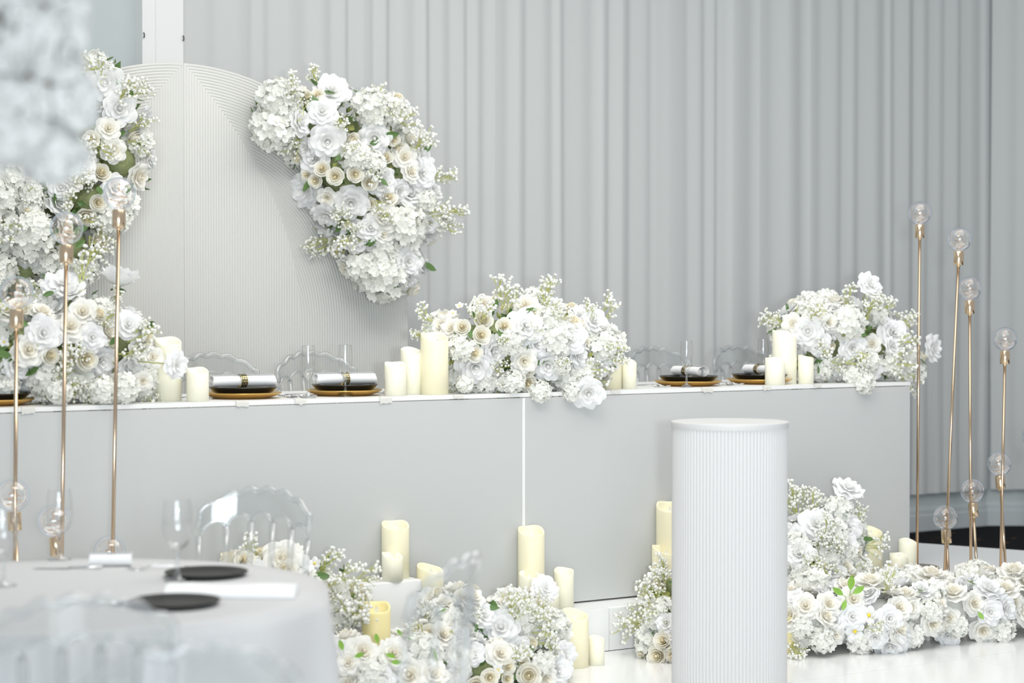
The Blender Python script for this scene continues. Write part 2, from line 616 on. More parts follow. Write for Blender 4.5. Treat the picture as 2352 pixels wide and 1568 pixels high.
def arch_half(sgn):
    nr = 44
    sub = 4
    dmax = AR / 2
    mb = MB()
    rows = []
    for k in range(nr * sub + 1):
        d = dmax * k / (nr * sub)
        ph = (k % sub) / sub
        rid = 0.0 if k % sub == 0 else (0.0042 if k % sub == 2 else 0.0034)
        y = -rid
        zm = math.sqrt(max(AR * AR - 2 * AR * d, 0))
        row = [(d, 0.0 + STAGE), (d, ASP), (d, ASP + zm)]
        r = AR - d
        a0 = math.atan2(zm, d) if d > 1e-6 else pi / 2
        for i in range(1, 29):
            a = a0 * (1 - i / 28)
            row.append((r * math.cos(a), ASP + r * math.sin(a)))
        row.append((r, STAGE))
        rows.append([(sgn * x, y, z - STAGE) for x, z in row])
    n = len(rows[0])
    v = [p for r in rows for p in r]
    f = []
    for j in range(len(rows) - 1):
        for i in range(n - 1):
            q = (j * n + i, j * n + i + 1, (j + 1) * n + i + 1, (j + 1) * n + i)
            f.append(q if sgn < 0 else q[::-1])
    mb.add(v, f)
    # outer edge and back
    o = rows[0]
    back = [(x, 0.045, z) for x, _, z in o]
    k = len(o)
    mb.add(o + back, [((i, i + 1, k + i + 1, k + i) if sgn > 0 else (i + 1, i, k + i, k + i + 1)) for i in range(k - 1)])
    mb.add(back, [tuple(range(k))])
    return mb.mesh('arch_panel', 'arch', 'edge')


obj('arch_panel', arch_half(1), arch, (0.0004, 0, 0))
obj('arch_panel', arch_half(-1), arch, (-0.0004, 0, 0))

# ------------------------------------------------------------------ head table
ht = thing('head_table', 'long white panelled head table edged with bits of tape on the stage', 'table', (0, 0, LEDGE))
XE = -7.32
seam1 = on_y(1202, 1150, 0).x
seam2 = on_y(36, 1150, 0).x
H_T = TOP - LEDGE
edges = [0.0, seam1, seam2, XE]
for a, c in zip(edges[:-1], edges[1:]):
    obj('front_panel', MB().box(c + 0.004, a - 0.004, 0.0, 0.02, 0.008, H_T - 0.022).mesh('front_panel', 'panel', False), ht)
for s in (seam1, seam2):
    obj('seam_strip', MB().box(s - 0.0065, s + 0.0065, -0.004, 0.012, 0.006, H_T - 0.022).mesh('seam_strip', 'white_paint', False), ht)
obj('end_panel', MB().box(-0.022, -0.004, 0.021, 0.74, 0.22, H_T - 0.022).mesh('end_panel', 'panel', False), ht)
obj('table_top', MB().box(XE, 0.0, 0.001, 0.76, H_T - 0.018, H_T).mesh('table_top', 'white_paint', False), ht)
for x in (-0.2, -2.3, -4.6, -7.1):
    obj('leg', MB().tube([(x, 0.66, STAGE - LEDGE), (x, 0.66, H_T - 0.018)], 0.02, 8).mesh('leg', 'white_paint'), ht)
rt = random.Random(3)
for px, w, h in ((556, 26, 14), (690, 24, 13), (886, 26, 15), (1053, 22, 9), (1414, 22, 9), (1624, 26, 11), (1761, 18, 10), (1878, 18, 8), (64, 26, 16)):
    p = on_y(px, 900, -0.001)
    s = ppm(p)
    ww, hh = w / s / 0.83, h / s
    drop = [hh * rt.uniform(0.75, 1.15) for _ in range(5)]

    def tf(u, v, ww=ww, drop=drop, p=p):
        i = min(int(u * 4), 3)
        dr = drop[i] + (drop[i + 1] - drop[i]) * (u * 4 - i)
        y = 0.018 * (1 - v * 2) if v < 0.5 else -0.0015 - 0.003 * (v - 0.5) * (1 + math.sin(9 * u))
        z = H_T + 0.0012 if v < 0.5 else H_T + 0.0012 - dr * (v - 0.5) * 2
        return (p.x + (u - 0.5) * ww, y - 0.002 * (v >= 0.5), z)
    obj('tape', MB().grid(tf, 4, 6).mesh('tape', 'tape'), ht)


# ------------------------------------------------------------------ candles
def candle_mesh(r, h, mat, seed):
    rr = random.Random(seed)
    seg = 40
    a0 = rr.uniform(-0.5, 0.5)
    dip = min(0.30 * r * 2, 0.10 * h + 0.012) * rr.uniform(0.8, 1.15)
    back = math.atan2(F0.y, F0.x) + a0 + 0.5

    def rim(a):
        return h - dip * (0.5 - 0.5 * math.cos(a - back)) ** 1.3 + 0.05 * r * math.sin(3 * a + seed)
    mb = MB()
    prof = [(1.0, 0.0), (1.0, 0.5), (1.0, 0.985), (0.965, 1.0), (0.87, 0.995), (0.80, 0.97)]
    v = []
    for (k, t) in prof:
        for i in range(seg):
            a = 2 * pi * i / seg
            w = 1 + 0.006 * math.sin(2 * a + seed)
            v.append((r * k * w * math.cos(a), r * k * w * math.sin(a), rim(a) * t if t > 0.9 else h * t * 0.9))
    fl = h - dip - 0.10 * r
    for k in (0.76, 0.3):
        for i in range(seg):
            a = 2 * pi * i / seg
            v.append((r * k * math.cos(a), r * k * math.sin(a), min(fl, rim(a) * 0.97)))
    f = []
    for j in range(len(prof) + 1):
        for i in range(seg):
            i2 = (i + 1) % seg
            f.append((j * seg + i, j * seg + i2, (j + 1) * seg + i2, (j + 1) * seg + i))
    o = (len(prof) + 1) * seg
    f.append(tuple(o + i for i in range(seg)))
    f.append(tuple(range(seg - 1, -1, -1)))
    mb.add(v, f)
    return mb.mesh('candle_body', mat), fl, h - fl


def candle(label, px, wpx, top_py, y, base, mat='wax', depth_from=None, group=None, h=None):
    if depth_from is not None:            # base pixel row on the plane z = base
        p = on_z(px, depth_from, base)
        y = p.y
    t = on_y(px, top_py, y)
    loc = Vector((t.x, t.y, base))
    s = ppm(loc)
    r = wpx / s / 2
    hh = h or (t.z - base)
    c = thing('pillar_candle', label, 'candle', loc, 0, group)
    me, fl, gap_ = candle_mesh(r, hh, mat, px % 17)
    obj('body', me, c)
    w = min(0.009, r * 0.16)
    th = min(0.028, gap_ * 0.85)
    fm = MB().grid(lambda u, v: ((u - 0.5) * 2 * w * math.sin(pi * min(0.92, 0.25 + v * 0.7)), 0.002 * math.sin(v * 3), v * th), 4, 5)
    fm.grid(lambda u, v: (-(u - 0.5) * 2 * w * math.sin(pi * min(0.92, 0.25 + v * 0.7)), 0.004 + 0.002 * math.sin(v * 3), v * th), 4, 5)
    obj('flame_tab', fm.mesh('flame_tab', 'wick'), c, (0, 0, fl - 0.002), (0, 0, -AZ))
    return c


T_ = TOP
candle('tall ivory pillar candle behind a drooping white rose near the bulb lamps', 386, 62, 773, 0.16, T_)
candle('short ivory pillar candle beside the place setting nearest the arch flowers lamps', 454, 51, 843, 0.07, T_)
candle('shortest of three ivory candles grouped left of the centre table flowers beside rolled napkin', 908, 50, 830, 0.07, T_)
candle('middle-height ivory pillar candle between the shortest and the tallest beside the centre table flowers', 945, 50, 797, 0.15, T_)
candle('tallest fat yellow-cream pillar candle touching the centre flowers on the head table', 998, 65, 762, 0.09, T_, 'wax_yellow')
candle('yellow-cream pillar candle half behind baby\'s breath of the centre table flowers', 1401, 54, 793, 0.15, T_, 'wax_yellow')
candle('small ivory candle with rosy top beside the spoon and gold charger', 1445, 35, 823, 0.12, T_)
candle('tall fat ivory candle rising over two short ones at the far table flowers', 1802, 57, 757, 0.17, T_)
candle('short ivory candle in front of the tall one at the far table flowers', 1780, 46, 820, 0.07, T_)
candle('short ivory candle tucked between the tall one and the far table flowers', 1851, 36, 815, 0.10, T_)

# boxes and candles on the ledge and on the floor
bx0, bx1 = on_y(836, 1400, -0.165).x, on_y(971, 1400, -0.165).x
BOXH = on_y(900, 1336, -0.165).z - LEDGE
mb = MB()
bw, bd = bx1 - bx0, 0.15


def rbox(w, d, h, r=0.012):
    """box with rounded upright edges and softened top"""
    pts = []
    for cx_, cy_, a0 in ((w / 2 - r, d / 2 - r, 0), (-w / 2 + r, d / 2 - r, pi / 2), (-w / 2 + r, -d / 2 + r, pi), (w / 2 - r, -d / 2 + r, 1.5 * pi)):
        for i in range(5):
            a = a0 + pi / 2 * i / 4
            pts.append((cx_ + r * math.cos(a), cy_ + r * math.sin(a)))
    n = len(pts)
    mb = MB()
    lv = [(1.0, 0.0), (1.0, h - r * 0.5), (0.5, h - r * 0.12), (-0.4, h)]
    v = []
    for k, z in lv:
        ins = (1 - k) * r * 0.6
        for x, y in pts:
            v.append((x * (1 - 2 * ins / w), y * (1 - 2 * ins / d), z))
    f = []
    for j in range(3):
        for i in range(n):
            f.append((j * n + i, j * n + (i + 1) % n, (j + 1) * n + (i + 1) % n, (j + 1) * n + i))
    f.append(tuple(3 * n + i for i in range(n)))
    f.append(tuple(range(n - 1, -1, -1)))
    return mb.add(v, f)


box = thing('display_box', 'small white plinth box carrying two candles on the ledge of the head table', 'plinth', ((bx0 + bx1) / 2, -0.09, LEDGE))
obj('body', rbox(bw, bd, BOXH).mesh('box_body', 'white_paint', 'edge'), box)
BT = LEDGE + BOXH
candle('tall cream pillar candle standing at the back of the white plinth box', 908, 64, 1196, -0.055, BT, 'wax_yellow')
candle('small ivory candle in front of the tall one on the white plinth box', 901, 49, 1268, -0.128, BT)
candle('cream pillar candle on the ledge beside the white plinth box, partly behind a clear chair', 988, 62, 1295, -0.10, LEDGE, 'wax_yellow')
candle('deep yellow pillar candle rising from the floor flowers before the white plinth box', 864, 66, 1383, -0.62, 0.0, 'wax_deep')
candle('tallest cream pillar candle against the seam of the head table panels', 1220, 62, 1208, -0.06, LEDGE, 'wax_yellow')
candle('ivory candle just in front of the tallest one by the panel seam', 1216, 48, 1312, -0.125, LEDGE)
candle('squat ivory candle behind an upright white rose on the ledge', 1260, 49, 1340, -0.13, LEDGE)
candle('slim ivory candle on the ledge a hand away from the panel seam', 1295, 46, 1304, -0.085, LEDGE)
candle('fat cream pillar candle on the white floor beside a tiny candle', 1319, 66, 1400, None, 0.0, 'wax_yellow', depth_from=1530)
candle('tiny ivory candle on the white floor beside a fat cream candle', 1370, 37, 1460, None, 0.0, 'wax', depth_from=1526)
candle('tall cream candle against the panel, half hidden by the fluted pedestal', 1538, 62, 1152, -0.06, LEDGE, 'wax_yellow')
candle('medium cream candle on the ledge behind baby\'s breath beside the fluted pedestal', 1530, 66, 1252, -0.125, LEDGE, 'wax_yellow')
candle('small ivory candle among the floor roses under the clear chair', 921, 37, 1488, -0.78, 0.0, 'wax')
candle('pale yellow candle peeking out beside the small one among floor roses', 962, 40, 1497, -0.72, 0.0, 'wax_yellow')
candle('tall cream candle behind the upright flowers near the end of the head table', 2000, 54, 1210, -0.08, LEDGE, 'wax_yellow')
candle('taller ivory candle of two beside the gold rod at the table end', 2085, 41, 1237, -0.075, LEDGE)
candle('lower ivory candle of two beside the gold rod at the table end', 2064, 42, 1270, -0.128, LEDGE)
candle('deep yellow candle squeezed between the fluted pedestal and the floor garland', 1810, 36, 1402, -0.72, 0.0, 'wax_deep')


# ------------------------------------------------------------------ flowers
def petal(mb, phi, r0, L, a0, a1, half, ruf, seed, mi=0, nu=5, nv=5, z0=0.0, point=0.15):
    rr = random.Random(seed)
    ph = rr.uniform(0, 6.28)
    tilt = rr.uniform(-0.10, 0.10)
    a0 += rr.uniform(-0.08, 0.08)
    L *= rr.uniform(0.92, 1.08)
    pr = []
    r, z = r0 * 0.25, z0
    for j in range(nv + 1):
        v = j / nv
        pr.append((r, z))
        a = a0 + a1 * v ** 2
        r += math.sin(a) * L / nv
        z += math.cos(a) * L / nv
        if v < 0.3:
            r += r0 * 0.75 / (0.3 * nv + 1)
    def fn(u, v):
        j = min(int(v * nv + 1e-6), nv)
        rb, zb = pr[j]
        s = (u - 0.5) * 2
        w = math.sin(pi * (0.16 + 0.60 * v)) ** 0.7
        if v > 0.75:
            w *= 1 - 0.30 * ((v - 0.75) / 0.25) ** 2
        h = half * w
        edge = (abs(s) ** 2)
        zz = zb - edge * L * (0.16 - point * 0) * v - 0.0
        if v > 0.8:
            zz += 0.0
        rad = rb + edge * 0.05 * L * math.sin(a0) * -1
        zz += ruf * v * v * math.sin(s * 3.3 + ph) + tilt * s * v * L * 0.5
        # pointed tip
        rad += point * L * (1 - abs(s)) * max(0, v - 0.8) * 2.0 * math.sin(a0 + a1)
        an = phi + s * h
        return (rad * math.cos(an), rad * math.sin(an), zz)
    mb.grid(fn, nu, nv, mi)


def rose_mesh(name, layers, mat, seed, ruf=0.05, center=None, calyx=False, point=0.15):
    mb = MB()
    rr = random.Random(seed)
    off = rr.uniform(0, 6)
    for li, (cnt, r0, L, a0, a1, half, z0) in enumerate(layers):
        for k in range(cnt):
            petal(mb, off + 2 * pi * k / cnt + rr.uniform(-0.15, 0.15), r0, L, math.radians(a0), math.radians(a1), math.radians(half),
                  ruf * (0.4 + li / len(layers)), seed * 100 + li * 10 + k, 0, z0=z0, point=point)
        off += 2.4
    if not center:
        mb.ball((0, 0, layers[0][6] + layers[0][2] * 0.62), 0.10, 0, 8, 6, (1, 1, 1.5))
    if center:
        mb.ball((0, 0, center[1]), center[0], 1, 8, 5, (1, 1, 0.6))
    me = mb.mesh(name, [mat, 'stamen'])
    return me


OPEN = [(3, .04, .50, -4, 8, 110, .18), (4, .10, .55, 0, 16, 85, .12), (5, .18, .60, 8, 32, 62, .06), (5, .28, .68, 22, 50, 52, 0),
        (6, .36, .78, 44, 44, 44, -.04), (6, .38, .84, 68, 30, 42, -.08)]
BUD = [(3, .04, .60, -5, 8, 110, .20), (3, .10, .62, -3, 12, 95, .16), (4, .17, .62, 1, 16, 80, .12), (4, .25, .62, 5, 26, 72, .06),
       (5, .34, .62, 10, 42, 62, 0), (5, .42, .60, 20, 64, 56, -.06)]
CUP = [(3, .06, .60, 0, 8, 100, .10), (4, .16, .66, 6, 20, 76, .04), (5, .26, .72, 16, 40, 60, -.02), (6, .32, .80, 22, 34, 50, -.08), (5, .36, .74, 32, 40, 46, -.12)]
FLAT = [(4, .06, .40, 5, 25, 80, .08), (5, .16, .52, 22, 40, 55, .05), (6, .26, .66, 48, 35, 44, .02), (7, .32, .80, 68, 24, 38, -.02), (7, .34, .86, 84, 18, 36, -.06)]
ROSES = {
    'W': [rose_mesh('rose_open_white', OPEN, 'petal_white', s, 0.085, point=0.28) for s in (1, 2, 3)],
    'F': [rose_mesh('rose_flat_white', FLAT, 'petal_white', s, 0.09, point=0.3) for s in (4, 5)],
    'I': [rose_mesh('rose_open_ivory', OPEN, 'petal_ivory', s, 0.08, point=0.22) for s in (6, 7)],
    'C': [rose_mesh('rose_bud_cream', BUD, 'petal_cream', s, 0.03, point=0.05) for s in (8, 9, 10)],
    'U': [rose_mesh('rose_cup_white', CUP, 'petal_white', s, 0.08, point=0.2) for s in (14,)],
    'D': [rose_mesh('small_daisy', [(5, .10, .80, 68, 10, 36, 0), (5, .10, .72, 60, 10, 34, .02)], 'petal_white', s, 0.05, (0.17, 0.16)) for s in (12,)],
}


def hyd_mesh(seed, mat='petal_hyd'):
    rr = random.Random(seed)
    mb = MB()
    N = 60
    for i in range(N):
        z = 1 - 1.55 * (i + 0.5) / N
        r = math.sqrt(max(0, 1 - z * z))
        a = i * 2.39996 + rr.uniform(-0.2, 0.2)
        nrm_ = Vector((r * math.cos(a), r * math.sin(a), z)).normalized()
        c = nrm_ * rr.uniform(0.70, 0.86)
        q = nrm_.to_track_quat('Z', 'Y')
        ro = rr.uniform(0, 6)
        sz = rr.uniform(0.21, 0.29)
        tl = Vector((rr.uniform(-.35, .35), rr.uniform(-.35, .35), 0))
        for k in range(4):
            b_ = ro + k * pi / 2

            def fn(u, v, b_=b_, sz=sz, q=q, c=c, tl=tl, kk=k):
                s = (u - 0.5) * 2
                w = math.sin(pi * (0.08 + 0.74 * v)) * 0.85
                x, y = v * sz, s * w * sz * 0.62
                zz = 0.34 * v * v * sz + 0.14 * abs(s) * sz - 0.12 * s * sz * (kk % 2)
                p = Vector((x * math.cos(b_) - y * math.sin(b_), x * math.sin(b_) + y * math.cos(b_), zz))
                p.z += p.x * tl.x + p.y * tl.y
                return c + q @ p
            mb.grid(fn, 2, 3)
        if i % 2 == 0:
            mb.ball(c + nrm_ * 0.02, 0.022, 1, 4, 3)
    mb.ball((0, 0, 0), 0.62, 2, 10, 6)
    return mb.mesh('hydrangea', [mat, 'eye', mat])


ROSES['H'] = [hyd_mesh(s) for s in (1, 2, 3)]
ROSES['P'] = [hyd_mesh(s, 'petal_pale') for s in (4, 5)]


def spray_mesh(seed, dens=1.0):
    """baby's breath: a branching sprig about one unit long with small white buds"""
    rr = random.Random(seed)
    mb = MB()
    tips = []

    def branch(p, d, L, rad, lev):
        n = 3
        pts = [p]
        q = p.copy()
        for i in range(n):
            d2 = (d + Vector((rr.uniform(-.22, .22), rr.uniform(-.22, .22), rr.uniform(-.05, .2)))).normalized()
            q = q + d2 * L / n
            pts.append(q.copy())
        mb.tube(pts, [rad, rad * .9, rad * .8, rad * .7], 4, 0, False)
        if lev == 0:
            tips.append(q)
            return
        for i in range(rr.choice((3, 4))):
            t = rr.choice(pts[1:])
            dd = (d + Vector((rr.uniform(-.9, .9), rr.uniform(-.9, .9), rr.uniform(-.25, .5)))).normalized()
            branch(t, dd, L * rr.uniform(.45, .7), rad * .65, lev - 1)
        branch(q, d, L * .5, rad * .65, lev - 1)
    for i in range(2):
        branch(Vector((0, 0, 0)), Vector((rr.uniform(-.4, .4), rr.uniform(-.4, .4), 1)).normalized(), 0.5, 0.015, 2)
    for t in tips:
        k = rr.choice((1, 1, 2))
        for i in range(k):
            r = rr.uniform(.030, .052)
            c = t + Vector((rr.uniform(-.04, .04), rr.uniform(-.04, .04), rr.uniform(-.03, .03)))
            mb.ball(c, r, 1, 6, 4, (1, 1, rr.uniform(.75, 1)))
    return mb.mesh('babys_breath', ['sprig', 'petal_tip'])


SPRAYS = [spray_mesh(s) for s in range(20, 25)]


def leaf_mesh(mat, seed):
    rr = random.Random(seed)
    mb = MB()

    def fn(u, v):
        s = (u - 0.5) * 2
        w = 0.24 * math.sin(pi * (0.03 + 0.96 * v)) ** 0.8
        return (s * w, 0.12 * abs(s) * w - 0.0 + 0.05 * math.sin(v * 6) * s, 0.05 * v) if False else (s * w, v, 0.25 * v * v + 0.3 * abs(s) * w)
    mb.grid(fn, 4, 6)
    mb.tube([(0, -0.35, -0.12), (0, 0.0, 0.0)], 0.018, 4)
    return mb.mesh('leaf', mat)


LEAVES = [leaf_mesh('leaf', 1)]
LEAVES_L = [leaf_mesh('leaf_light', 2)]


def calyx_mesh(mat):
    mb = MB()
    for k in range(5):
        a = 2 * pi * k / 5

        def fn(u, v, a=a):
            s = (u - 0.5) * 2
            w = 0.13 * math.sin(pi * (0.2 + 0.78 * v))
            r, z = 0.10 + 0.42 * v, -0.16 - 0.02 * math.sin(v * 3) - 0.10 * v * v
            return (r * math.cos(a) - s * w * math.sin(a), r * math.sin(a) + s * w * math.cos(a), z)
        mb.grid(fn, 2, 4)
    mb.ball((0, 0, -0.2), 0.13, 0, 8, 5)
    return mb.mesh('calyx', mat)


CALYX = [calyx_mesh('leaf'), calyx_mesh('leaf_light')]
PART = {'U': 'rose', 'W': 'rose', 'F': 'rose', 'I': 'rose', 'C': 'rose', 'D': 'daisy', 'H': 'hydrangea', 'P': 'blossom'}
PLABEL = {'C': 'cream rosebud', 'H': 'ivory hydrangea head'}


class Arr:
    """a flower arrangement: foam core of blobs, flowers planted on its surface"""

    def __init__(self, name, label, blobs, base, cat='flowers', group=None, core='moss'):
        self.b = [(Vector(c), r) for c, r in blobs]
        self.root = thing(name, label, cat, base, 0, group)
        self.base = Vector(base)
        mb = MB()
        for c, r in self.b:
            mb.ball(c - self.base, r * (0.54 if core == 'moss' else 0.64), 0, 14, 9)
        obj('foam_core', mb.mesh('foam_core', core), self.root)
        self.pl = []
        if core == 'moss':
            rr = random.Random(int(abs(self.base.x) * 100))
            mb = MB()
            for _ in range(520):
                c, r = rr.choices(self.b, [r * r for _, r in self.b])[0]
                v = Vector((rr.gauss(0, 1), rr.gauss(0, 1), rr.gauss(0, 1))).normalized()
                p = c + v * r * rr.uniform(0.52, 0.86) - self.base
                q = v.to_track_quat('Z', 'Y') @ Quaternion((0, 0, 1), rr.uniform(0, 6)) @ Quaternion((1, 0, 0), rr.uniform(0.2, 1.2))
                L = rr.uniform(0.03, 0.06)
                pts = [(0, 0, 0), (0.3, 0.4, 0.06), (0, 0.5, 0), (-0.3, 0.4, 0.06), (0, 1, 0.12)]
                mb.add([p + q @ (Vector(t) * L) for t in pts], [(0, 1, 2), (0, 2, 3), (1, 4, 2), (2, 4, 3)], rr.choice((0, 0, 1)))
            fo = obj('foliage', mb.mesh('foliage', ['leaf', 'sprig'], False), self.root)
            fo['kind'] = 'stuff'

    def hit(self, px, py):
        r = ray(px, py).normalized()
        best = None
        for c, R in self.b:
            oc = CAM - c
            bb = oc.dot(r)
            dsc = bb * bb - (oc.length_squared - R * R)
            if dsc > 0:
                t = -bb - math.sqrt(dsc)
                if best is None or t < best[0]:
                    p = CAM + r * t
                    best = (t, p, (p - c).normalized())
        if best is None:           # beside the core: nearest blob's depth, facing away from it
            c, R = min(self.b, key=lambda q: ((CAM + r * (q[0] - CAM).dot(r)) - q[0]).length - q[1])
            p = CAM + r * (c - CAM).dot(r)
            n_ = (p - c).normalized()
            return p, n_
        return best[1], best[2]

    def put(self, kind, p, n, rad, rr, sink=0.35, calyx=False, stem=False, light=False):
        n = Vector(n).normalized()
        q = n.to_track_quat('Z', 'Y') @ Quaternion((0, 0, 1), rr.uniform(0, 6.28))
        me = rr.choice(ROSES[kind])
        k = 0.86 if kind == 'H' else 0.80
        loc = Vector(p) - n * rad * sink - self.base
        o = obj(PART[kind], me, self.root, loc, q, rad * (1 / 1.0) * {'H': 1.02, 'C': 1.32, 'U': 1.45}.get(kind, 0.92))
        if kind in PLABEL:
            o['label'] = PLABEL[kind]
        if calyx:
            c = obj('calyx', CALYX[1 if light else 0], o)
            if stem:
                inw = o.rotation_quaternion.inverted() @ Vector(stem)
                mb = MB().tube([(0, 0, -0.2), Vector((0, 0, -0.7)) * 0.6 + inw * 0.3, inw * 2.0 + Vector((0, 0, -0.6))], 0.045, 5)
                obj('stem', mb.mesh('stem', 'stem'), o)
        self.pl.append((Vector(p), rad))
        return o

    def key(self, lst, seed=1):
        rr = random.Random(seed)
        for it in lst:
            kind, px, py, dpx = it[:4]
            opt = it[4] if len(it) > 4 else {}
            p, n = self.hit(px, py)
            if 'y' in opt:
                p = on_y(px, py, opt['y'])
            if 'out' in opt:
                p = p + n * opt['out']
            rad = dpx / 2 / ppm(p)
            tocam = (CAM - p).normalized()
            f = opt.get('face', 0.45)
            nn = n.lerp(tocam, f) if 'dir' not in opt else (RT * opt['dir'][0] + Vector((0, 0, 1)) * opt['dir'][1] + tocam * opt['dir'][2])
            self.put(kind, p, nn, rad, rr, opt.get('sink', 0.3), opt.get('calyx', False), opt.get('stem', False), opt.get('light', False))

    def fill(self, n, weights, size, seed, zmin=-9, ymax=99, tries=4000, gap=0.5, camside=-0.35):
        rr = random.Random(seed)
        kinds, ws = list(weights.keys()), list(weights.values())
        tot = sum(R * R for _, R in self.b)
        done = 0
        for _ in range(tries):
            if done >= n:
                break
            c, R = rr.choices(self.b, [R * R for _, R in self.b])[0]
            v = Vector((rr.gauss(0, 1), rr.gauss(0, 1), rr.gauss(0, 1))).normalized()
            p = c + v * R
            if p.z < zmin or p.y > ymax:
                continue
            if v.dot((CAM - p).normalized()) < camside:
                continue
            if any((p - c2).length < R2 * 0.86 for c2, R2 in self.b):
                continue
            kd = rr.choices(kinds, ws)[0]
            rad = rr.uniform(*size) * {'H': 1.35, 'C': 0.72, 'D': 0.5}.get(kd, 1.0)
            if any((p - p2).length < (rad + r2) * gap for p2, r2 in self.pl):
                continue
            nn = (v + Vector((rr.uniform(-.3, .3), rr.uniform(-.3, .3), rr.uniform(-.1, .4)))).normalized()
            self.put(kd, p, nn, rad, rr)
            done += 1

    def sprays(self, n, size, seed, zmin=-9, ymax=99, camside=-0.2, keys=()):
        rr = random.Random(seed)
        for px, py, ln, dx, dz in keys:
            p, nn = self.hit(px, py)
            L = ln / ppm(p)
            d = (RT * dx + Vector((0, 0, 1)) * dz + (CAM - p).normalized() * 0.25).normalized()
            q = d.to_track_quat('Z', 'Y') @ Quaternion((0, 0, 1), rr.uniform(0, 6))
            o = obj('babys_breath', rr.choice(SPRAYS), self.root, p - self.base - d * L * 0.25, q, L)
            o['kind'] = 'stuff'
        done = 0
        for _ in range(4000):
            if done >= n:
                break
            c, R = rr.choices(self.b, [R * R for _, R in self.b])[0]
            v = Vector((rr.gauss(0, 1), rr.gauss(0, 1), rr.gauss(0, 1))).normalized()
            p = c + v * R * 0.86
            if p.z < zmin or p.y > ymax or v.dot((CAM - p).normalized()) < camside:
                continue
            if any((p - c2).length < R2 * 0.8 for c2, R2 in self.b):
                continue
            d = (v + Vector((rr.uniform(-.5, .5), rr.uniform(-.5, .5), rr.uniform(-.1, .5)))).normalized()
            q = d.to_track_quat('Z', 'Y') @ Quaternion((0, 0, 1), rr.uniform(0, 6))
            o = obj('babys_breath', rr.choice(SPRAYS), self.root, p - self.base, q, rr.uniform(*size))
            o['kind'] = 'stuff'
            done += 1

    def leaves(self, n, size, seed, zmin=-9, ymax=99, light=False, keys=()):
        rr = random.Random(seed)
        me = LEAVES_L[0] if light else LEAVES[0]
        for px, py, ln, dx, dz in keys:
            p, nn = self.hit(px, py)
            d = (RT * dx + Vector((0, 0, 1)) * dz).normalized()
            zz = (CAM - p).normalized()
            xx = d.cross(zz).normalized()
            zz = xx.cross(d)
            q = Matrix((xx, d, zz)).transposed().to_quaternion()
            obj('leaf', me, self.root, p + nn * 0.03 - self.base, q, ln / ppm(p))
        done = 0
        for _ in range(4000):
            if done >= n:
                break
            c, R = rr.choices(self.b, [R * R for _, R in self.b])[0]
            v = Vector((rr.gauss(0, 1), rr.gauss(0, 1), rr.gauss(0, 1))).normalized()
            p = c + v * R * 0.98
            if p.z < zmin or p.y > ymax or v.dot((CAM - p).normalized()) < -0.1:
                continue
            if any((p - c2).length < R2 * 0.9 for c2, R2 in self.b):
                continue
            q = v.to_track_quat('Z', 'Y') @ Quaternion((0, 0, 1), rr.uniform(0, 6)) @ Quaternion((1, 0, 0), rr.uniform(-.2, .7))
            obj('leaf', me, self.root, p - self.base, q, rr.uniform(*size))
            done += 1


def pb(lst, y):
    """blobs from pixels on the vertical plane y (or per-blob y)"""
    out = []
    for it in lst:
        px, py, rp = it[:3]
        yy = it[3] if len(it) > 3 else y
        p = on_y(px, py, yy)
        out.append((p, rp / ppm(p)))
    return out


# --- right cluster on the arch
bl = pb([(650, 265, 72), (740, 290, 95), (850, 290, 95), (790, 390, 110), (900, 400, 95), (940, 480, 85), (860, 510, 95), (790, 480, 70), (890, 600, 85), (830, 580, 60)], ARCH_Y - 0.12)
A = Arr('arch_flowers', 'cascade of white roses and hydrangea hanging on the curtain side of the arch', bl, on_y(800, 420, ARCH_Y - 0.02), group=None)
WW = {'stem': None}
A.key([('H', 640, 225, 110), ('H', 625, 300, 115), ('W', 762, 205, 85), ('W', 740, 255, 70), ('W', 752, 325, 85), ('W', 720, 365, 72), ('W', 860, 317, 76),
       ('W', 806, 468, 84), ('W', 880, 418, 72), ('W', 972, 400, 72), ('F', 978, 322, 62, {'dir': (0.9, 0.3, 0.4), 'calyx': True, 'stem': (0, 0, 0)}),
       ('F', 695, 440, 80, {'dir': (-0.5, -0.2, 0.7)}), ('F', 745, 500, 72, {'dir': (-0.3, -0.7, 0.5)}),
       ('C', 770, 405, 48), ('C', 815, 400, 46), ('C', 725, 415, 40), ('C', 848, 420, 44), ('C', 705, 225, 44), ('C', 730, 220, 38), ('C', 775, 575, 40), ('I', 750, 455, 48), ('I', 930, 360, 60),
       ('H', 860, 245, 110), ('H', 915, 255, 70), ('C', 892, 455, 46), ('C', 850, 468, 36), ('H', 935, 520, 120), ('H', 980, 460, 60), ('W', 815, 545, 80), ('H', 880, 640, 120), ('W', 940, 600, 70), ('F', 945, 645, 60, {'dir': (0.6, -0.6, 0.4)}), ('H', 830, 615, 80), ('C', 705, 400, 34)], 3)
A.fill(46, {'W': 3, 'H': 3, 'C': 2, 'I': 2}, (0.055, 0.08), 4, ymax=ARCH_Y - 0.01)
A.sprays(13, (0.13, 0.22), 5, ymax=ARCH_Y, keys=((1000, 420, 90, 0.9, 0.25), (1015, 480, 90, 0.95, 0.1), (1010, 520, 80, 0.9, -0.5), (740, 560, 70, -0.8, -0.4), (950, 340, 90, 0.7, 0.5),
         (690, 330, 80, -0.3, -0.2), (800, 360, 80, 0.1, 0.1), (785, 270, 70, 0.1, -0.1), (690, 250, 70, -0.2, 0.4), (860, 400, 70, 0, 0), (870, 490, 70, 0.1, -.2), (800, 510, 60, 0, -.3)))
A.leaves(26, (0.05, 0.085), 6, ymax=ARCH_Y)

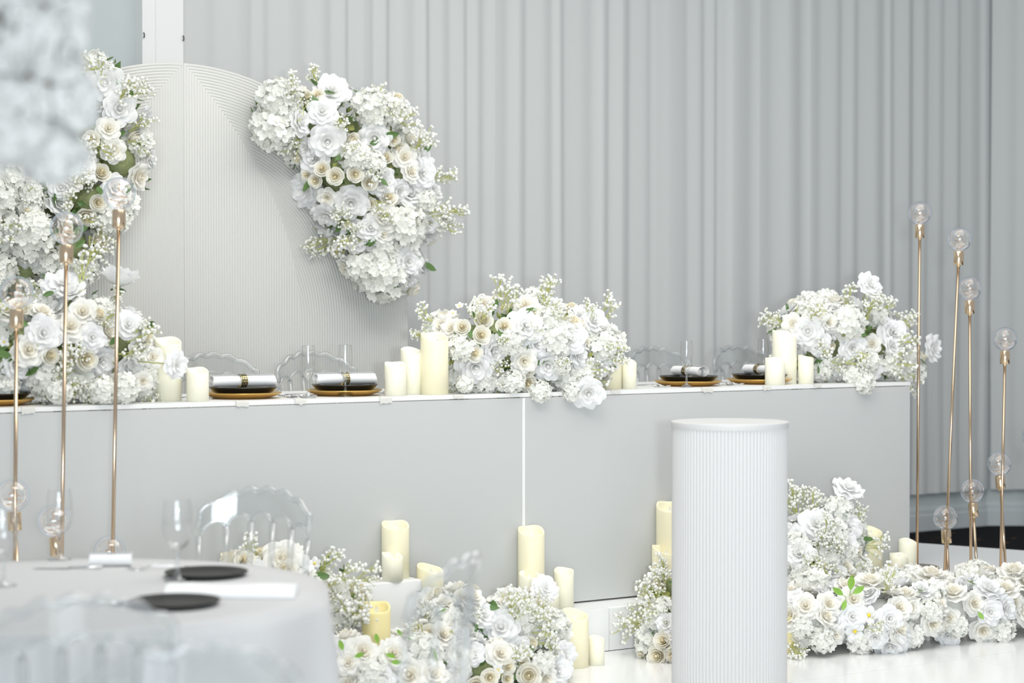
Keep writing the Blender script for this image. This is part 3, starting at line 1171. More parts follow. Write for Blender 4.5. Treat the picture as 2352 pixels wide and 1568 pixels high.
# --- left cluster on the arch
bl = pb([(250, 190, 55), (265, 260, 70), (215, 330, 80), (270, 370, 75), (120, 370, 85), (40, 400, 90), (130, 440, 100), (200, 460, 85), (60, 520, 110), (150, 560, 90), (40, 620, 90), (-40, 480, 100), (150, 300, 80), (-60, 600, 100)], ARCH_Y - 0.12)
B = Arr('arch_flowers', 'cascade of white roses and hydrangea on the arch beside the tall bulb lamps', bl, on_y(120, 430, ARCH_Y - 0.02))
B.key([('F', 240, 190, 90), ('W', 275, 250, 78), ('I', 250, 295, 60), ('C', 210, 320, 46), ('C', 165, 345, 44), ('I', 262, 345, 62), ('C', 232, 398, 52), ('W', 190, 385, 72), ('W', 265, 430, 70), ('W', 350, 362, 52, {'face': 0.2}),
       ('H', 40, 400, 110), ('C', 225, 465, 46), ('H', 60, 540, 140), ('H', 120, 600, 90), ('W', 140, 430, 60), ('F', 155, 650, 86, {'dir': (0, 0.8, 0.6)}), ('H', 0, 620, 100), ('H', 30, 370, 90), ('I', 215, 205, 50)], 7)
B.fill(54, {'W': 3, 'H': 3, 'C': 2, 'I': 2}, (0.055, 0.08), 8, ymax=ARCH_Y - 0.01)
B.sprays(13, (0.13, 0.22), 9, ymax=ARCH_Y, keys=((235, 180, 70, 0.2, 0.9), (300, 215, 80, 0.9, 0.3), (310, 290, 80, 0.7, 0.6), (310, 330, 80, 0.9, -0.3), (215, 560, 90, 0.4, -0.8), (230, 530, 80, 0.5, -0.6), (60, 450, 80, 0, 0.1), (165, 470, 80, 0, 0), (190, 500, 80, .3, -.3)))
B.leaves(26, (0.05, 0.085), 10, ymax=ARCH_Y)

# --- table, left
bl = pb([(60, 790, 100), (170, 780, 100), (250, 790, 95), (110, 850, 80), (230, 860, 75), (300, 850, 65), (0, 850, 80), (180, 720, 70), (-60, 830, 90)], 0.26)
C_ = Arr('table_flowers', 'low mound of white roses on the head table behind the bulb lamps', bl, on_z(150, 925, TOP) + Vector((0, 0.06, 0)))
C_.key([('W', 100, 765, 86), ('W', 235, 830, 80), ('F', 150, 655, 95, {'dir': (0, 0.8, 0.6), 'out': 0.02}), ('U', 272, 652, 78, {'dir': (0.1, 0.9, -0.1), 'calyx': True, 'stem': (-0.1, 0, -0.8), 'sink': 0}), ('I', 190, 715, 72), ('W', 295, 745, 70),
        ('W', 213, 775, 66), ('I', 352, 820, 50, {'y': 0.04, 'face': .8}), ('F', 412, 838, 66, {'dir': (0.8, -0.1, 0.6), 'y': -0.03, 'calyx': True, 'stem': (-1.2, .3, .1)}), ('H', 100, 870, 95), ('H', 240, 900, 70, {'y': .0}), ('H', 290, 895, 76, {'y': .0}), ('H', 140, 905, 60, {'y': 0.0}), ('D', 8, 785, 34), ('W', 40, 840, 70), ('I', 330, 875, 46, {'y': 0.05}), ('H', 20, 890, 60)], 11)
C_.fill(46, {'W': 3, 'H': 3, 'C': 1.5, 'I': 2}, (0.055, 0.08), 12, zmin=TOP + 0.03)
C_.sprays(13, (0.12, 0.2), 13, zmin=TOP, keys=((310, 775, 90, 0.8, 0.5), (290, 810, 90, 0.7, 0.1), (170, 870, 90, 0, -0.2), (190, 890, 90, 0.1, -0.5), (230, 900, 80, 0.2, -0.6), (170, 820, 80, 0, 0.2), (230, 745, 80, 0.3, 0.5), (160, 850, 80, -.3, 0)))
C_.leaves(22, (0.05, 0.085), 14, zmin=TOP, keys=((135, 680, 26, -0.9, -0.3), (240, 790, 30, 0.5, 0.5)))

# --- table, centre
bl = pb([(1075, 790, 85), (1150, 790, 105), (1240, 790, 110), (1320, 800, 95), (1100, 840, 60), (1300, 860, 70), (1200, 850, 80), (1360, 830, 55)], 0.17)
D_ = Arr('table_flowers', 'low mound of white and cream roses over the panel seam of the head table', bl, on_z(1200, 893, TOP) + Vector((0, 0.06, 0)))
D_.key([('W', 1093, 843, 90), ('W', 1208, 748, 82), ('W', 1310, 772, 84), ('W', 1258, 840, 72), ('W', 1352, 904, 76, {'dir': (0.1, -0.35, 0.9), 'y': -0.06}), ('I', 1108, 698, 60), ('I', 1012, 748, 62),
        ('C', 1105, 770, 50), ('C', 1110, 735, 52), ('C', 1062, 752, 44), ('C', 1158, 750, 46), ('I', 1205, 830, 64), ('I', 1205, 700, 60), ('W', 1365, 735, 66), ('D', 1040, 718, 26), ('D', 1055, 700, 28),
        ('H', 1055, 870, 70), ('H', 1060, 800, 70), ('W', 1235, 790, 60), ('H', 1180, 880, 60, {'y': -.01}), ('H', 1243, 902, 56, {'y': -.03}), ('I', 1160, 885, 44, {'y': .0}), ('H', 1312, 902, 48, {'y': -.03}), ('H', 1362, 905, 44, {'y': -.01}), ('H', 1065, 885, 44, {'y': .03}), ('I', 1230, 720, 56), ('H', 1285, 840, 56), ('W', 1330, 720, 50)], 15)
D_.fill(43, {'W': 3, 'H': 3, 'C': 1.5, 'I': 2}, (0.05, 0.075), 16, zmin=TOP + 0.03)
D_.sprays(10, (0.11, 0.18), 17, zmin=TOP + 0.01, keys=((1155, 690, 90, 0.05, 1), (1170, 700, 80, 0.25, 1), (1255, 695, 80, 0.15, 1), (1262, 715, 70, 0.3, .8), (1350, 725, 60, 0.2, 0.8), (1390, 800, 80, 0.9, 0.3), (1395, 830, 70, 0.9, -0.1), (1345, 850, 90, 0.4, -0.1),
          (1150, 800, 70, 0.1, 0.1), (1165, 890, 80, 0.1, -0.7), (1150, 885, 60, -.2, -.6), (1330, 870, 80, 0.2, -0.4), (1140, 850, 70, .2, .1), (1280, 740, 70, .1, .6)))
D_.leaves(20, (0.045, 0.075), 18, zmin=TOP, keys=((1138, 722, 26, 0.2, 0.9),))

# --- table, far end
bl = pb([(1850, 760, 70), (1920, 770, 90), (2000, 800, 85), (1900, 830, 60), (1960, 830, 65), (2060, 830, 55), (1850, 830, 50)], 0.24)
E_ = Arr('table_flowers', 'low mound of white roses on the far end of the head table', bl, on_z(1950, 872, TOP) + Vector((0, 0.06, 0)))
E_.key([('I', 1873, 722, 60), ('I', 1820, 745, 54), ('W', 1855, 760, 70), ('F', 1988, 672, 62, {'dir': (0.6, 0.45, 0.7), 'out': 0.06, 'calyx': True, 'stem': (-0.3, 0, -1.0)}), ('W', 2055, 765, 70), ('F', 2070, 745, 52, {'dir': (.5, .7, .3)}), ('F', 2135, 805, 62, {'dir': (0.9, 0.0, 0.6), 'out': 0.04}),
        ('H', 1950, 740, 90), ('H', 1890, 850, 62), ('W', 1960, 800, 62), ('W', 1940, 840, 60), ('H', 1990, 830, 70), ('H', 1985, 882, 58, {'y': -.02}), ('H', 1960, 865, 50, {'y': .02}), ('I', 1905, 740, 46), ('W', 1880, 790, 60), ('H', 1770, 845, 46), ('W', 2010, 850, 46)], 19)
E_.fill(36, {'W': 3, 'H': 3, 'C': 1, 'I': 2}, (0.05, 0.075), 20, zmin=TOP + 0.03)
E_.sprays(11, (0.12, 0.2), 21, zmin=TOP + 0.01, keys=((2050, 830, 90, 0.6, -0.1), (2070, 850, 80, 0.6, -0.3), (1880, 800, 80, 0, 0), (2010, 720, 80, 0.6, 0.6), (1950, 700, 70, 0.2, 0.9), (2085, 880, 60, .2, -.7), (2060, 800, 80, .8, .4)))
E_.leaves(16, (0.045, 0.075), 22, zmin=TOP, keys=((1975, 700, 22, .3, -.9),))

# --- floor, behind the round table
bl = pb([(560, 1330, 60, -0.4), (650, 1330, 75, -0.42), (740, 1350, 75, -0.42), (770, 1410, 70, -0.45), (800, 1480, 70, -0.5)], -0.4)
bl += [(Vector((b.x, b.y, 0.16)), 0.17) for b, _ in bl[:4]]
F_ = Arr('floor_flowers', 'bank of cream roses and baby\'s breath between the round table and the white plinth box', bl, Vector((bl[2][0].x, bl[2][0].y, 0)))
F_.key([('C', 562, 1288, 54), ('I', 650, 1285, 100), ('C', 655, 1310, 60), ('D', 722, 1292, 42), ('D', 608, 1316, 40), ('W', 690, 1300, 60), ('W', 820, 1440, 76), ('H', 790, 1430, 80)], 23)
F_.fill(43, {'W': 2, 'H': 3, 'C': 2, 'I': 3}, (0.055, 0.08), 24, zmin=0.03)
F_.sprays(11, (0.14, 0.22), 25, zmin=0.05, keys=((780, 1330, 110, 0.9, 0.3), (820, 1330, 90, 0.9, 0.4), (760, 1380, 90, 0.4, 0), (800, 1370, 90, 0.6, 0.1), (745, 1310, 90, 0.5, 0.6), (790, 1400, 90, .5, -.2), (740, 1350, 90, .2, .2), (775, 1420, 60, .2, -.3)))
F_.leaves(16, (0.05, 0.08), 26, zmin=0.05)

# --- floor garland running forward under the clear chair
bl = pb([(800, 1530, 75, -0.80), (880, 1545, 75, -0.85), (960, 1540, 60, -0.9), (1000, 1470, 60, -0.6)], -0.8)
bl += [(Vector((b.x, b.y, 0.1)), 0.12) for b, _ in bl]
G0 = Arr('flower_garland', 'floor garland of white roses with bright green leaves beside the tablecloth', bl, Vector((bl[1][0].x, bl[1][0].y, 0)), core='petal_hyd')
G0.key([('I', 835, 1495, 80), ('I', 905, 1500, 74), ('W', 930, 1465, 76, {'dir': (0, .8, .6)}), ('H', 850, 1545, 90), ('I', 940, 1550, 86), ('I', 800, 1520, 60), ('C', 985, 1455, 50), ('W', 880, 1560, 60)], 27)
G0.fill(22, {'W': 3, 'I': 4, 'H': 2}, (0.055, 0.078), 28, zmin=0.03)
G0.leaves(6, (0.05, 0.08), 29, zmin=0.03, light=True, keys=((790, 1500, 26, -0.3, 0.9), (812, 1512, 24, 0.9, 0.3), (870, 1490, 24, -0.2, 1), (885, 1510, 24, 0.9, -.3), (895, 1525, 24, 1, 0), (925, 1480, 20, .9, .1), (915, 1475, 18, -.6, .7)))

# --- floor, centre
bl = pb([(1190, 1430, 75, -0.42), (1215, 1470, 75, -0.5), (1150, 1480, 90, -0.55), (1060, 1430, 85, -0.5), (1030, 1500, 80, -0.6), (1110, 1540, 80, -0.65), (1220, 1540, 80, -0.62), (1010, 1390, 45, -0.35), (1235, 1545, 50, -0.55)], -0.5)
G_ = Arr('floor_flowers', 'mound of white and cream roses on the floor under the panel seam', bl, Vector((bl[1][0].x, bl[1][0].y, 0)))
G_.key([('F', 1240, 1370, 66, {'dir': (.55, .35, .8), 'out': .05, 'calyx': True, 'stem': (-.5, 0, -.7)}), ('I', 1165, 1378, 74), ('W', 1150, 1440, 88), ('I', 1150, 1500, 70), ('W', 1195, 1490, 60), ('C', 1125, 1555, 52), ('C', 1215, 1550, 66), ('C', 1165, 1530, 44), ('D', 1145, 1538, 36),
        ('F', 1302, 1505, 66, {'dir': (.6, -.1, .8), 'out': .0}), ('H', 1250, 1520, 60), ('H', 1250, 1455, 60), ('C', 1165, 1558, 36), ('I', 1020, 1380, 60, {'dir': (0, .9, .4)}), ('C', 1060, 1370, 44), ('W', 1050, 1460, 60), ('C', 1010, 1460, 50), ('W', 1090, 1500, 60), ('I', 1050, 1540, 60), ('C', 1200, 1520, 40)], 30)
G_.fill(46, {'W': 3, 'H': 2, 'C': 2.5, 'I': 3}, (0.05, 0.075), 31, zmin=0.03)
G_.sprays(8, (0.12, 0.19), 32, zmin=0.04, keys=((1215, 1430, 90, 0.4, 0.3), (1225, 1450, 90, 0.6, 0), (1200, 1415, 80, -.2, .5), (1235, 1480, 80, .6, -.3), (1240, 1430, 80, .7, .4)))
G_.leaves(14, (0.045, 0.07), 33, zmin=0.04, keys=((1250, 1455, 22, .9, .1),))

# --- floor, left flank of the pedestal
bl = pb([(1545, 1360, 60, -0.32), (1560, 1430, 75, -0.4), (1560, 1490, 75, -0.5), (1530, 1490, 50, -0.48)], -0.4)
bl += [(Vector((b.x, b.y, 0.12)), 0.13) for b, _ in bl[1:3]]
H_ = Arr('floor_flowers', 'bunch of cream roses and baby\'s breath tucked behind the fluted pedestal', bl, Vector((bl[2][0].x, bl[2][0].y, 0)))
H_.key([('C', 1512, 1505, 62), ('C', 1480, 1498, 50), ('C', 1525, 1472, 56), ('W', 1495, 1440, 50), ('H', 1500, 1425, 56), ('W', 1530, 1430, 50)], 34)
H_.fill(25, {'W': 2, 'H': 2, 'C': 3}, (0.05, 0.07), 35, zmin=0.03)
H_.sprays(5, (0.13, 0.19), 36, zmin=0.05, keys=((1520, 1380, 90, -.5, .6), (1515, 1360, 90, -.7, .3), (1525, 1340, 80, -.3, .9), (1520, 1400, 80, -.6, 0), (1530, 1320, 80, 0, 1)))

# --- floor, right of the pedestal
bl = pb([(1860, 1260, 80, -0.24), (1910, 1260, 75, -0.24), (1900, 1210, 60, -0.24), (1880, 1320, 75, -0.3), (1930, 1310, 55, -0.28), (1830, 1310, 70, -0.3)], -0.3)
bl += [(Vector((b.x, b.y - 0.05, 0.14)), 0.15) for b, _ in bl[3:]]
I_ = Arr('floor_flowers', 'upright bunch of white roses with one tall stem before the head table\'s far end', bl, Vector((bl[3][0].x, bl[3][0].y, 0)))
I_.key([('F', 1940, 1135, 76, {'dir': (.35, .8, .4), 'out': .05, 'calyx': True, 'stem': (-.6, 0, -.9)}), ('W', 1875, 1200, 80), ('W', 1950, 1215, 74), ('W', 1835, 1270, 76), ('H', 1905, 1275, 76), ('H', 1948, 1272, 56), ('W', 1945, 1250, 56), ('I', 1895, 1340, 64), ('H', 1840, 1330, 70), ('W', 1830, 1225, 40)], 37)
I_.fill(36, {'W': 3, 'H': 3, 'I': 1}, (0.055, 0.075), 38, zmin=0.2)
I_.sprays(9, (0.13, 0.2), 39, zmin=0.1, keys=((1830, 1160, 90, 0, 1), (1850, 1165, 80, .2, 1), (1835, 1180, 90, -.2, .9), (1900, 1240, 80, 0, .1), (1940, 1320, 100, .7, -.2), (1960, 1310, 90, .8, 0), (1970, 1190, 60, .5, .8), (1890, 1300, 90, .2, -.2), (1910, 1260, 80, .1, .1)))
I_.leaves(10, (0.05, 0.08), 40, zmin=0.1)

# --- floor garland, right
gp = [(1850, 1430), (1930, 1425), (2010, 1425), (2090, 1415), (2170, 1405), (2250, 1400), (2330, 1390), (2410, 1385)]
bl = []
for i, (px, py) in enumerate(gp):
    c = on_z(px, py, 0.13)
    bl.append((c, 0.165))
    bl.append((c + Vector((0.02, 0.2, -0.01)), 0.165))
J_ = Arr('flower_garland', 'long thick garland of white roses on the floor before the bulb lamps', bl, Vector((bl[6][0].x, bl[6][0].y, 0)), core='petal_hyd')
J_.key([('I', 1850, 1390, 66), ('I', 1905, 1385, 60), ('I', 1960, 1375, 66), ('D', 1995, 1412, 62), ('D', 1965, 1450, 64), ('W', 2045, 1420, 62), ('I', 2090, 1395, 56), ('I', 2180, 1420, 54), ('W', 2275, 1405, 60), ('I', 2240, 1385, 60), ('H', 1890, 1470, 70), ('H', 1980, 1475, 70), ('W', 2010, 1465, 56), ('H', 2090, 1460, 70), ('W', 2180, 1460, 60), ('H', 2140, 1400, 60), ('I', 2330, 1380, 60), ('H', 2200, 1440, 56), ('H', 1840, 1440, 56),
        ('I', 2000, 1345, 76, {'dir': (.1, .95, .25), 'out': .03, 'calyx': True, 'light': True}), ('I', 2060, 1330, 84, {'dir': (0, .95, .25), 'out': .03, 'calyx': True, 'light': True}), ('I', 2145, 1328, 80, {'dir': (.1, .95, .2), 'out': .03, 'calyx': True, 'light': True}),
        ('I', 2230, 1320, 70, {'dir': (.2, .95, .3), 'out': .03, 'calyx': True, 'light': True}), ('I', 2330, 1315, 76, {'dir': (0, .95, .3), 'out': .02}), ('I', 2080, 1362, 70, {'dir': (0, .95, .3)}), ('I', 1945, 1345, 70, {'dir': (0, .9, .3)}), ('I', 2190, 1355, 70, {'dir': (0, .9, .4)}), ('I', 2310, 1348, 66, {'dir': (.1, .9, .4), 'calyx': True})], 41)
J_.fill(120, {'W': 3, 'I': 4, 'H': 2}, (0.055, 0.075), 42, zmin=0.03, tries=9000, gap=0.55)
J_.leaves(10, (0.05, 0.075), 43, zmin=0.1, light=True, keys=((1935, 1375, 30, -.7, .5), (1950, 1365, 34, .1, 1), (1955, 1372, 30, .8, .5), (1940, 1385, 24, -.2, -.8), (2235, 1405, 20, .5, -.7)))
J_.sprays(2, (0.12, 0.17), 44, zmin=0.1, keys=((1825, 1480, 80, .1, -.2), (1830, 1490, 60, .5, -.2)))


# ------------------------------------------------------------------ bulb lamps
BR = 0.061


def bulb_mesh():
    pr = []
    for i in range(17):
        a = -pi / 2 + 0.30 + (pi - 0.30) * i / 16
        pr.append((BR * math.cos(a), BR + BR * math.sin(a)))
    pr[-1] = (0.0005, 2 * BR)
    pr = [(0.016, -0.012), (0.017, 0.0)] + pr
    return MB().lathe(pr, 32).mesh('bulb', 'bulb')


BULB = bulb_mesh()
rr = random.Random(2)
wp = []
for i in range(70):
    t = i / 69
    a = t * 26
    r = BR * 0.55 * math.sin(pi * min(t * 1.1 + 0.05, 1)) * (0.7 + 0.3 * math.sin(5 * t))
    wp.append((r * math.cos(a), r * math.sin(a), BR * (0.2 + 1.35 * t)))
FIL = MB().tube(wp, 0.0011, 4)
for i in range(3, 70, 6):
    FIL.ball(wp[i], 0.0034, 0, 5, 4)
FIL = FIL.mesh('wire', 'filament')
SOCK = MB().lathe([(0.0, -0.068), (0.0235, -0.068), (0.025, -0.065), (0.025, -0.002), (0.0235, 0.0), (0.014, 0.0)], 24).mesh('socket', 'gold', 'edge')


def bulb_lamp(label, y, base_px, base_z, heads, group=None):
    """heads: (px, py) of bulb centres; all rods rise from one plate"""
    b = on_y(base_px, 1300, y)
    base = Vector((b.x, y, base_z))
    t = thing('bulb_lamp', label, 'lamp', base, 0, group)
    obj('base_plate', MB().lathe([(0, 0), (0.11, 0), (0.115, 0.003), (0.115, 0.007), (0.11, 0.010), (0, 0.010)], 32).mesh('base_plate', 'gold', 'edge'), t)
    dep = (base - CAM).dot(F0)
    for i, (px, py) in enumerate(heads):
        c = at_d(px, py, dep + 0.02 * i)
        foot = base + RT * (0.022 * (i * 2 - 1) if len(heads) > 1 else 0) + F0 * 0.012 * i + Vector((0, 0, 0.008))
        d = (c - foot).normalized()
        bot = c - d * BR               # bottom of the globe
        q = d.to_track_quat('Z', 'Y')
        rod = MB().tube([foot - base, bot - d * 0.055 - base], 0.0075, 10).mesh('rod', 'gold_rod')
        obj('rod', rod, t)
        obj('collar', MB().tube([bot - d * 0.078 - base, bot - d * 0.064 - base], 0.0105, 12).mesh('collar', 'gold'), t)
        s = obj('socket', SOCK, t, bot - base, q)
        g = obj('bulb', BULB, t, bot - base, q)
        g['label'] = 'clear iridescent globe bulb'
        obj('wire', FIL, g)
    return t


bulb_lamp('tallest gold twin-bulb lamp of the row before the arch, its rod clear of the flowers', -0.34, 264, 0, ((274, 444), (252, 1267)))
bulb_lamp('gold twin-bulb lamp behind the wine goblet, second tallest of its row', -0.34, 148, 0, ((153, 524), (124, 1196)))
bulb_lamp('gold twin-bulb lamp, lowest of the row before the arch', -0.34, 44, 0, ((38, 672), (30, 1137)))
bulb_lamp('tallest gold single-rod bulb lamp standing just past the head table end', 0.03, 2106, LEDGE, ((2113, 489),))
bulb_lamp('gold twin-bulb lamp by the black carpet whose low bulb hangs lowest', -0.32, 2176, 0, ((2204, 549), (2171, 1188)))
bulb_lamp('gold twin-bulb lamp whose tall rod leans back behind its taller neighbour\'s rod', -0.30, 2241, 0, ((2227, 662), (2233, 1127)))
bulb_lamp('gold twin-bulb lamp with rods nearly merged, next to the shortest of the row', -0.30, 2307, 0, ((2309, 778), (2295, 1065)))
bulb_lamp('gold twin-bulb lamp farthest along the row from the head table', -0.30, 2392, 0, ((2420, 870), (2376, 1002)))

# ------------------------------------------------------------------ fluted pedestal
pc = at_d(1676, 967, 7.6)
PR = 135 / ppm(pc)
ped = thing('fluted_pedestal', 'white fluted round pedestal standing on the floor before the head table', 'pedestal', (pc.x, pc.y, 0))
NF = 96
v, f = [], []
seg = NF * 6
PH = pc.z
zs = [0.02, 0.5, PH - 0.0245]
for z in zs:
    for k in range(seg):
        a = 2 * pi * k / seg
        u = (k % 6) / 6
        r = PR * 0.962 + 0.0042 * abs(math.sin(pi * u)) ** 0.6
        v.append((r * math.cos(a), r * math.sin(a), z))
for j in range(len(zs) - 1):
    for k in range(seg):
        k2 = (k + 1) % seg
        f.append((j * seg + k, j * seg + k2, (j + 1) * seg + k2, (j + 1) * seg + k))
obj('fluted_shaft', MB().add(v, f).mesh('fluted_shaft', 'pedestal', 'edge'), ped)
obj('top_plate', MB().lathe([(0, PH - 0.0245), (PR - 0.002, PH - 0.0245), (PR, PH - 0.022), (PR, PH - 0.002), (PR - 0.002, PH), (0, PH)], 96).mesh('top_plate', 'pedestal', 'edge'), ped)
obj('base_plate', MB().lathe([(0, 0), (PR, 0), (PR, 0.02), (0, 0.02)], 96).mesh('base_plate', 'pedestal', 'edge'), ped)


# ------------------------------------------------------------------ tableware
def plate_mesh(name, R, h, mat, seg=56, rim=0.3):
    pr = [(0, 0.0), (R * 0.62, 0.0), (R * 0.68, 0.002), (R * 0.86, h * 0.42), (R * 0.985, h - 0.002), (R, h), (R * 0.985, h + 0.002), (R * 0.84, h * 0.42 + 0.004), (R * (1 - rim), 0.006), (R * 0.6, 0.0045), (0, 0.0045)]
    return MB().lathe(pr, seg).mesh(name, mat)


CH = plate_mesh('charger', 0.168, 0.024, 'charger')
DP = plate_mesh('dinner', 0.146, 0.036, 'black')
SP = plate_mesh('salad', 0.108, 0.021, 'black')


def napkin_mesh(L=0.28, R=0.027, turns=3.2):
    mb = MB()

    def fn(u, v):
        a = v * turns * 2 * pi
        r = R * (0.18 + 0.82 * v)
        x = (u - 0.5) * L * (1 + 0.02 * math.sin(a * 2))
        sq = 1 - 0.10 * math.exp(-(x / 0.02) ** 2)
        wob = 1 + 0.05 * math.sin(9 * x + a)
        return (x, r * math.cos(a) * 1.25 * sq * wob, r * math.sin(a) * sq * wob + 0.0)
    mb.grid(fn, 14, int(turns * 18))
    return mb.mesh('napkin', 'linen')


NAP = napkin_mesh()


def ring_mesh():
    mb = MB()
    w, ra, rb = 0.014, 0.0360, 0.0285
    mb.grid(lambda u, v: ((v - 0.5) * 2 * w, ra * math.cos(u * 2 * pi), rb * math.sin(u * 2 * pi)), 40, 1, 0, True)
    k = 0.96
    mb.grid(lambda u, v: ((0.5 - v) * 2 * w, k * ra * math.cos(u * 2 * pi), k * rb * math.sin(u * 2 * pi)), 40, 1, 0, True)
    # greek key drawn as raised black strips
    key = [(0.02, .1), (.90, .1), (.90, .9), (.25, .9), (.25, .36), (.62, .36), (.62, .62)]
    nrep = 8
    for i in range(nrep):
        for (x0, y0), (x1, y1) in zip(key[:-1], key[1:]):
            t = 0.075
            lo_x, hi_x = min(x0, x1) - t, max(x0, x1) + t
            lo_y, hi_y = min(y0, y1) - t, max(y0, y1) + t

            def fn(u, v, lo_x=lo_x, hi_x=hi_x, lo_y=lo_y, hi_y=hi_y, i=i):
                an = 2 * pi * (i + 0.05 + 0.88 * (lo_x + (hi_x - lo_x) * u)) / nrep
                xx = (lo_y + (hi_y - lo_y) * v - 0.5) * 2 * w * 0.84
                return (xx, ra * 1.012 * math.cos(an), rb * 1.012 * math.sin(an))
            mb.grid(fn, 4, 1, 1)
    return mb.mesh('napkin_ring', ['ring', 'ink'])


RING = ring_mesh()


def spoon_mesh():
    mb = MB()

    def bowl(u, v):
        s = (u - .5) * 2
        w = 0.020 * math.sin(pi * (0.06 + 0.92 * v)) ** 0.7
        return (s * w, 0.058 * v, 0.004 - 0.010 * (1 - s * s) * math.sin(pi * v) + 0.004 * v + 0.002)
    mb.grid(bowl, 6, 8)
    mb.tube([(0, 0.004, 0.006), (0, -0.03, 0.012), (0, -0.08, 0.010), (0, -0.135, 0.005)], [0.003, 0.0028, 0.004, 0.006], 6, flat=0.5)
    return mb.mesh('spoon', 'silver')


def fork_mesh():
    mb = MB()
    for k in range(4):
        x = (k - 1.5) * 0.0065
        mb.tube([(x * 0.9, 0.0, 0.004), (x, 0.02, 0.001), (x, 0.05, 0.008)], [0.0026, 0.0022, 0.0012], 5)
    mb.tube([(0, 0.004, 0.004), (0, -0.006, 0.006)], [0.012, 0.006], 8, flat=0.35)
    mb.tube([(0, -0.004, 0.006), (0, -0.03, 0.013), (0, -0.08, 0.010), (0, -0.135, 0.005)], [0.004, 0.0028, 0.004, 0.006], 6, flat=0.5)
    return mb.mesh('fork', 'silver')


def knife_mesh():
    mb = MB()

    def bl_(u, v):
        return ((u - .5) * 0.020 * min(1, (1.02 - v) * 6) + 0.002 * v, 0.115 * v, 0.0030 - 0.001 * abs(u - .5))
    mb.grid(bl_, 3, 8)
    mb.tube([(0, 0.004, 0.004), (0, -0.05, 0.0055), (0, -0.10, 0.006)], [0.004, 0.006, 0.007], 8, flat=0.6)
    return mb.mesh('knife', 'silver')


SPN, FRK, KNF = spoon_mesh(), fork_mesh(), knife_mesh()
FL_SHELL = MB().lathe([(0.006, 0.080), (0.016, 0.092), (0.024, 0.112), (0.0285, 0.140), (0.0295, 0.168), (0.0285, 0.195), (0.0270, 0.222)], 36).mesh('flute_bowl', 'shell')
FL_RIM = MB().lathe([(0.0266, 0.2215), (0.0270, 0.2228), (0.0276, 0.2215), (0.0270, 0.2205), (0.0266, 0.2215)], 36).mesh('flute_rim', 'shell')
FL_STEM = MB().lathe([(0.0, 0.0), (0.033, 0.0), (0.0335, 0.0015), (0.024, 0.006), (0.010, 0.014), (0.006, 0.026), (0.0048, 0.050), (0.0058, 0.068), (0.0085, 0.080), (0.006, 0.088), (0.0, 0.089)], 32).mesh('flute_stem', 'glass')


def flute(label, loc, group=None, s=1.0):
    t = thing('champagne_flute', label, 'glass', loc, 0, group)
    for n_, me in (('bowl', FL_SHELL), ('rim', FL_RIM), ('stem', FL_STEM)):
        o = obj(n_, me, t)
        o.scale = (s, s, s)
    return t


def col(px, y, z):
    p = on_y(px, 800, y)
    return Vector((p.x, y, z))


def setting(px, where, nap_rot=0.0, fl=(), spoon=True):
    y = 0.24
    c = col(px, y, TOP)
    tag(obj('charger_plate', CH, None, c), 'gold charger plate under black plates ' + where, 'plate', 'gold chargers')
    tag(obj('dinner_plate', DP, None, c + Vector((0.004, 0, 0.0115))), 'black dinner plate on a gold charger ' + where, 'plate', 'black dinner plates')
    tag(obj('salad_plate', SP, None, c + Vector((0.006, 0, 0.0245))), 'small black plate topping the stack ' + where, 'plate', 'small black plates')
    q = c + Vector((0.0, -0.01, 0.0245 + 0.021 + 0.028))
    tag(obj('rolled_napkin', NAP, None, q, (0, 0, nap_rot)), 'rolled white napkin on black plates ' + where, 'napkin', 'rolled napkins')
    d = Vector((math.cos(nap_rot), math.sin(nap_rot), 0))
    tag(obj('napkin_ring', RING, None, q - d * 0.004, (0, 0, nap_rot)), 'gold napkin ring with black key pattern ' + where, 'napkin ring', 'napkin rings')
    if spoon:
        tag(obj('spoon', SPN, None, c + Vector((0.225, -0.03, 0.0)), (0, 0, 2.9)), 'silver spoon of the setting ' + where, 'spoon', 'spoons on the head table')
        tag(obj('knife', KNF, None, c + Vector((0.195, -0.02, 0.0)), (0, 0, 3.0)), 'silver knife of the setting ' + where, 'knife', 'knives on the head table')
    tag(obj('fork', FRK, None, c + Vector((-0.20, -0.05, 0.0)), (0, 0, 3.25)), 'inner silver fork of the setting ' + where, 'fork', 'forks on the head table')
    tag(obj('fork', FRK, None, c + Vector((-0.235, -0.05, 0.0)), (0, 0, 3.2)), 'outer silver fork of the setting ' + where, 'fork', 'forks on the head table')


setting(556, 'between the short candle and the pair of flutes', -0.12)
setting(790, 'beside the group of three candles', -0.10)
setting(1580, 'with the napkin turned end-on to show its roll', -1.75)
setting(1745, 'half hidden by the candles at the far flowers', -1.75)
setting(-20, 'half under the flowers behind the bulb lamps', -0.1)
flute('empty champagne flute next to a silver spoon and clear chair', col(708, 0.10, TOP))
flute('empty champagne flute in front of the napkin ring beside three candles', col(793, 0.12, TOP))
flute('empty champagne flute before the end-on napkin roll', col(1577, 0.10, TOP))
flute('empty champagne flute beside the tall candle at the far flowers', col(1753, 0.30, TOP))


